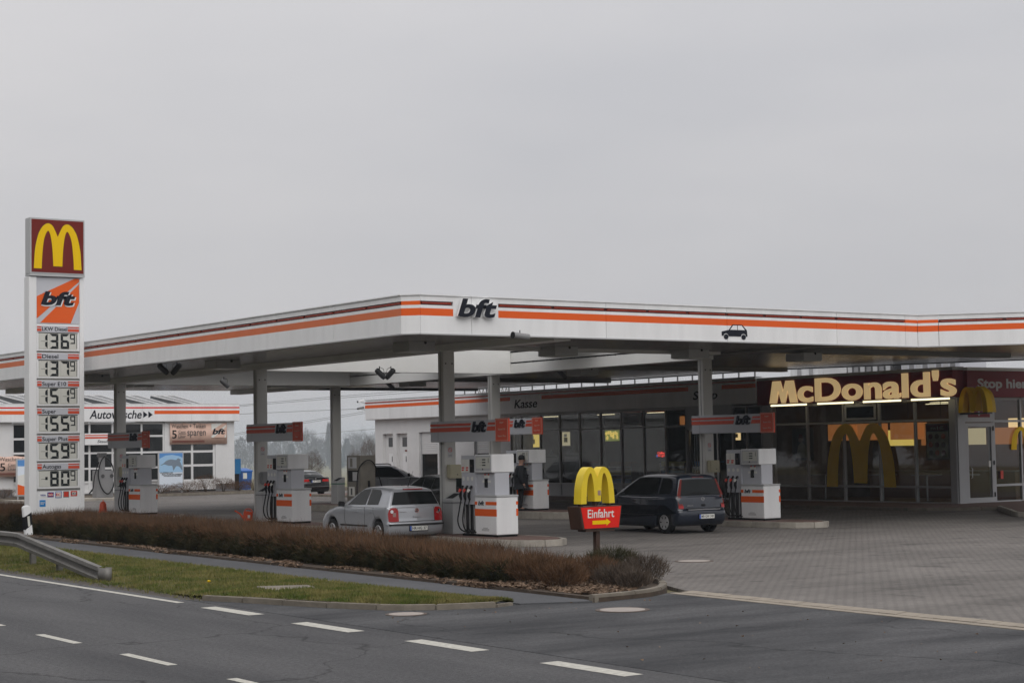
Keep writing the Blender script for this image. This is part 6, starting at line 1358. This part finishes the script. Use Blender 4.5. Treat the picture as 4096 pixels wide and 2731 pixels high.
t = thing('vacuum_station', 'second grey vacuum station beside the column sign of the far island', 'vacuum cleaner', (39.2, 91.2, .12), 0); MB().box(0, .5, 0, .6, 0, 1.5).build('cabinet', 'mid_grey', t, bevel=.02)
for z in (1.1, .6): MB().cyl((.25, -.03, z), (.25, .0, z), .09, 14).build('gauge', 'dark_grey', t)
wi = struct('wash_island', MB().slab([(33, 89.5), (40.2, 89.5), (40.6, 90.2), (40.6, 92.4), (33, 92.4)], 0, .12), 'concrete')
wbed = struct('wash_bed', MB().slab([(33, 94.2), (66, 94.2), (66, 97.98), (33, 97.98)], -.02, .14), 'soil'); kerbrun([(33, 94.2), (66, 94.2)], -.14, 0, .16, wbed, 'kerb', 1.0)
WS = ['dry brown shrub at the left end of the car wash bed', 'low dry shrub under the salmon banner by the price sign', 'dry shrub below the dolphin poster', 'dry shrub right of the dolphin poster', 'tallest dry shrub under the car wash corner window', 'dry shrub below the corner window sill', 'low dry shrub by the grey plinth', 'dry shrub at the car wash corner', 'dry shrub beside the blue bin', 'last dry shrub of the car wash bed']
for k, (X, r, h) in enumerate(((34.2, 1.1, .5), (36.4, 1.2, .45), (43.4, 1.0, .5), (45.0, 1.1, .6), (46.2, .9, 1.0), (47.3, .8, .8), (48.3, .9, .6), (49.3, 1.0, .65), (50.6, 1.1, .6), (52.2, 1.2, .5))):
    shrub(X, 95.6, r, h, WS[k], 'twig_brown', 1600, 'dry shrubs in the car wash bed', .13)
# blue bin and board
t = thing('wheelie_bin', 'blue wheeled bin behind the car wash corner', 'bin', (53.2, 104.5, gz(53, 104) + .02), 0); MB().hexa([(-.3, -.3, .05), (.3, -.3, .05), (.3, .3, .05), (-.3, .3, .05), (-.38, -.38, 1.2), (.38, -.38, 1.2), (.38, .38, 1.2), (-.38, .38, 1.2)]).build('body', 'blue', t)
MB().hexa([(-.42, -.42, 1.2), (.42, -.42, 1.2), (.42, .42, 1.2), (-.42, .42, 1.2), (-.40, -.40, 1.28), (.40, -.40, 1.28), (.36, .40, 1.42), (-.36, .40, 1.42)]).build('lid', 'blue', t)
for s in (-1, 1): MB().lathe([(.001, -.03), (.12, -.03), (.12, .03), (.001, .03)], (s * .28, .3, .1), 14).build('wheel', 'black', t)
MB().box(-.28, .0, -.385, -.36, .75, 1.12).build('label_sheet', 'plate_white', t)
t = thing('notice_board', 'tall narrow blue board at the car wash corner', 'board', (52.2, 103.8, gz(52, 103)), 0); MB().box(.0, .4, 0, .05, 1.1, 2.05).build('panel', 'blue_board', t); MB().box(.0, .3, .051, .3, 0, 1.1).build('stand', 'black', t)
t = thing('wall_lamp', 'small lamp bracket on the car wash end wall', 'lamp', (49.25, 99.5, 3.1), 0); MB().bar((0, 0, 0), (.35, 0, .0), .05).build('arm', 'mid_grey', t); MB().box(.3, .5, -.06, .06, -.08, .02).build('head', 'dark_grey', t)

# ================================================================== TREES
def tree_mesh(h, r, kind, seed):
    """returns (wood mesh, crown mesh) for a bare tree of height h and crown radius r"""
    rd_ = random.Random(seed); w = MB(); tips = []
    w.tube([(0, 0, -.3), (0, 0, h * .3), (rd_.uniform(-.02, .02) * h, rd_.uniform(-.02, .02) * h, h * .7), (0, 0, h * .95)], [h * .022, h * .017, h * .009, h * .002], 7)
    for k in range(16):
        a = rd_.uniform(0, 6.28); z = h * rd_.uniform(.18, .75); L = r * rd_.uniform(.6, 1.0) * (1 - .5 * abs(z / h - .45)); up_ = L * rd_.uniform(.5, 1.1) if kind != 'poplar' else L * 3
        p1 = (math.cos(a) * L * .5, math.sin(a) * L * .5, z + up_ * .4); p2 = (math.cos(a) * L, math.sin(a) * L, min(z + up_, h)); w.tube([(0, 0, z), p1, p2], [h * .008, h * .005, h * .0015], 5); tips.append((p1, p2))
    b_ = w; n = 4200
    if kind == 'bare':
        cz, rz_ = h * .60, h * .42
        u = rng.normal(size=(n, 3)); u /= np.linalg.norm(u, axis=1, keepdims=True); q = U(.25, 1, n) ** .5
        lob = 1 + .22 * np.sin(u[:, 0] * 5 + seed) * np.cos(u[:, 2] * 4 + seed) + .12 * np.sin(u[:, 1] * 9)
        P = u * (q * lob)[:, None] * np.array([r, r, rz_]) + np.array([0, 0, cz]); D = u * .5 + rng.normal(0, .5, (n, 3)) + np.array([0, 0, .8]); L = U(.05, .12, n) * h; Wd = U(.0025, .006, n) * h
    elif kind == 'bushy':
        cz, rz_ = h * .48, h * .50; n = 6500
        u = rng.normal(size=(n, 3)); u /= np.linalg.norm(u, axis=1, keepdims=True); q = U(.15, 1, n) ** .4
        P = u * q[:, None] * np.array([r, r, rz_]) + np.array([0, 0, cz]); P[:, 2] = np.maximum(P[:, 2], .1); D = u * .6 + rng.normal(0, .5, (n, 3)) + np.array([0, 0, .5]); L = U(.05, .11, n) * h; Wd = U(.012, .024, n) * h
    elif kind == 'poplar':
        z = U(.12, 1, n); q = np.sqrt(U(0, 1, n)) * r * np.sin(np.clip(z, 0, 1) * 2.9) ** .6; a = U(0, 6.28, n)
        P = np.stack([np.cos(a) * q, np.sin(a) * q, z * h], 1); D = np.stack([rng.normal(0, .15, n), rng.normal(0, .15, n), np.ones(n)], 1); L = U(.06, .12, n) * h; Wd = U(.002, .005, n) * h
    else:   # conifer
        z = U(.08, 1, n); q = r * (1.02 - z) * U(.4, 1, n); a = U(0, 6.28, n); P = np.stack([np.cos(a) * q, np.sin(a) * q, z * h], 1)
        D = np.stack([np.cos(a), np.sin(a), rng.normal(-.1, .3, n)], 1); L = U(.03, .07, n) * h; Wd = U(.008, .018, n) * h
    cm = {'bare': 'tree_twig', 'poplar': 'tree_twig', 'bushy': 'conifer', 'conifer': 'conifer', 'warm': 'tree_twig_warm'}[kind]
    o1 = b_.build('trunk', 'bark'); o2 = tri_cloud(P, D, L, Wd, 'crown', cm); m1, m2 = o1.data, o2.data; bpy.data.objects.remove(o1); bpy.data.objects.remove(o2)
    return m1, m2
KINDS = {}
def tree(kind, x, y, z, h, r, label, grp, seed=0, cm=None):
    k = (kind, seed)
    if k not in KINDS: KINDS[k] = tree_mesh(10., 3.6 if kind in ('bare', 'bushy') else (1.0 if kind == 'poplar' else 2.2), kind, seed)
    base = {'bare': 3.6, 'bushy': 3.6, 'poplar': 1.0, 'conifer': 2.2}[kind]
    t = thing('tree', label, 'tree', (x, y, z), random.uniform(0, 360), grp); t.scale = (r / base, r / base, h / 10)
    m1, m2 = KINDS[k]; link('trunk', m1, t); o = link('crown', m2, t)
    if cm: o.data = m2.copy(); o.data.materials[0] = MAT[cm]
def hor(px): return 1789 - .01746 * (px - 2048)
def fartree(kind, px, ytop, D, rpx, label, grp, seed=0, cm=None):
    D *= 4.2 if D > 300 else 1.0
    d = ray(px, hor(px)); d.z = 0; d.normalize(); s = D / d.dot(f0); p = d * s; z = gz(p.x, p.y) if D > 120 else gz(p.x, p.y)
    ztop = CAMZ + (hor(px) - ytop) / FPX * D; tree(kind, p.x, p.y, z - .1, ztop - z, rpx / FPX * D, label, grp, seed, cm)
G1 = 'hazy trees beyond the fields'
FT = [('bare', 955, 1790, 420, 40, 'hazy bare tree just right of the car wash wall', 0), ('bare', 1000, 1778, 400, 36, 'hazy bare tree left of the watering can column', 1), ('bare', 1075, 1768, 410, 40, 'hazy bare tree behind the diesel sign column', 2),
      ('bare', 1120, 1745, 390, 46, 'hazy broad bare tree beside the diesel sign', 0), ('conifer', 1165, 1772, 400, 34, 'hazy dark conifer under the diesel sign panel', 0), ('bare', 1232, 1722, 380, 44, 'tall hazy bare tree right of the diesel sign panel', 1), ('bare', 1285, 1748, 400, 36, 'hazy bare tree left of the slender poplar', 2),
      ('poplar', 1318, 1700, 380, 17, 'slender hazy poplar beside the gas dispenser column', 0), ('conifer', 1388, 1752, 400, 36, 'hazy blue conifer right of the gas dispenser column', 0), ('bare', 1412, 1730, 385, 40, 'hazy tall bare tree near the shop corner', 1), ('bare', 1455, 1728, 390, 44, 'hazy rounded bare tree near the shop corner', 2), ('bare', 1500, 1732, 395, 40, 'hazy bare tree against the shop corner', 0), ('conifer', 1350, 1790, 370, 30, 'low hazy conifer behind the gas dispenser column', 1)]
for k, px, yt, D, r, l, sd_ in FT: fartree(k, px, yt, D, r, l, G1, sd_)
fartree('bare', 1478, 1757, 210, 44, 'bare brown tree standing in the field next to the toilet doors', 'bare field trees', 1, 'tree_twig_warm'); fartree('bare', 1415, 1798, 215, 26, 'smaller bare brown tree in the field left of the toilet doors', 'bare field trees', 2, 'tree_twig_warm')
fartree('bare', 1247, 1806, 135, 46, 'low bare bush with dark seed heads behind the black coupe', 'bare field trees', 0, 'tree_twig_warm')
# wood on the far side of the valley, a single mass
n = 26000; a = U(-.30, .30, n); Dw = U(1750, 1900, n); dx, dy = np.sin(th + a), np.cos(th + a)
hz_ = (11.5 + 4 * np.sin(a * 37) + 3 * np.sin(a * 91 + 1)); P = np.stack([dx * Dw, dy * Dw, -13.8 + U(0, 1, n) * hz_ * 2.1], 1); Dv = np.stack([rng.normal(0, .5, n), rng.normal(0, .5, n), np.ones(n)], 1)
tag(tri_cloud(P, Dv, U(2.4, 5.4, n), U(.9, 2.2, n), 'far_wood', 'tree_twig'), 'far hazy strip of woodland along the horizon', 'wood', kind='stuff')
# trees on the other side of the road, which the shop windows mirror
OT = 0
for k in range(27):
    y = -45 + 12.5 * k; tree('bushy', -15 - random.uniform(0, 5), y + random.uniform(-3, 3), -.1, random.uniform(14, 19), random.uniform(6.0, 7.6), 'dark bushy tree in the row across the road', 'tree row across the road', k % 3)
# power lines
for k, (ya, yb, D) in enumerate(((1742, 1648, 300), (1748, 1655, 300), (1665, 1642, 260), (1771, 1725, 320), (1635, 1590, 280), (1630, 1582, 280))):
    pts = []
    for j in range(13):
        px = 300 + (2300 - 300) * j / 12; f_ = (px - 940) / (1500 - 940); y = ya + (yb - ya) * f_ - 10 * math.sin(math.pi * min(max((px - 300) / 2000, 0), 1)); d = ray(px, y); s = D / d.dot(f0); q = Vector((0, 0, CAMZ)) + d * s; pts.append(q)
    t = MB().tube(pts, .035, 5).build('power_line', 'cable'); tag(t, ['lower wire of the steep power line pair behind the toilets', 'second wire of the steep power line pair behind the toilets', 'single nearly level power wire above the hazy trees', 'faint low power wire brushing the hazy tree tops', 'upper wire of the top power line pair behind the columns', 'second wire of the top power line pair behind the columns'][k], 'cable', 'overhead power cables')

# ================================================================== HAZE
b = MB().box(-60, 2595, -80, 2595, -15.5, 34); hz = tag(b.build('haze', 'black'), 'thin winter haze over the fields', 'haze', kind='stuff')
hm = bpy.data.materials.new('haze_air'); hm.use_nodes = True; tt = hm.node_tree; tt.nodes.remove(tt.nodes['Principled BSDF'])
pv = tt.nodes.new('ShaderNodeVolumePrincipled'); pv.inputs['Color'].default_value = (.80, .89, 1., 1); pv.inputs['Density'].default_value = .0003; pv.inputs['Anisotropy'].default_value = .3
tt.links.new(pv.outputs[0], tt.nodes['Material Output'].inputs['Volume']); hz.data.materials[0] = hm
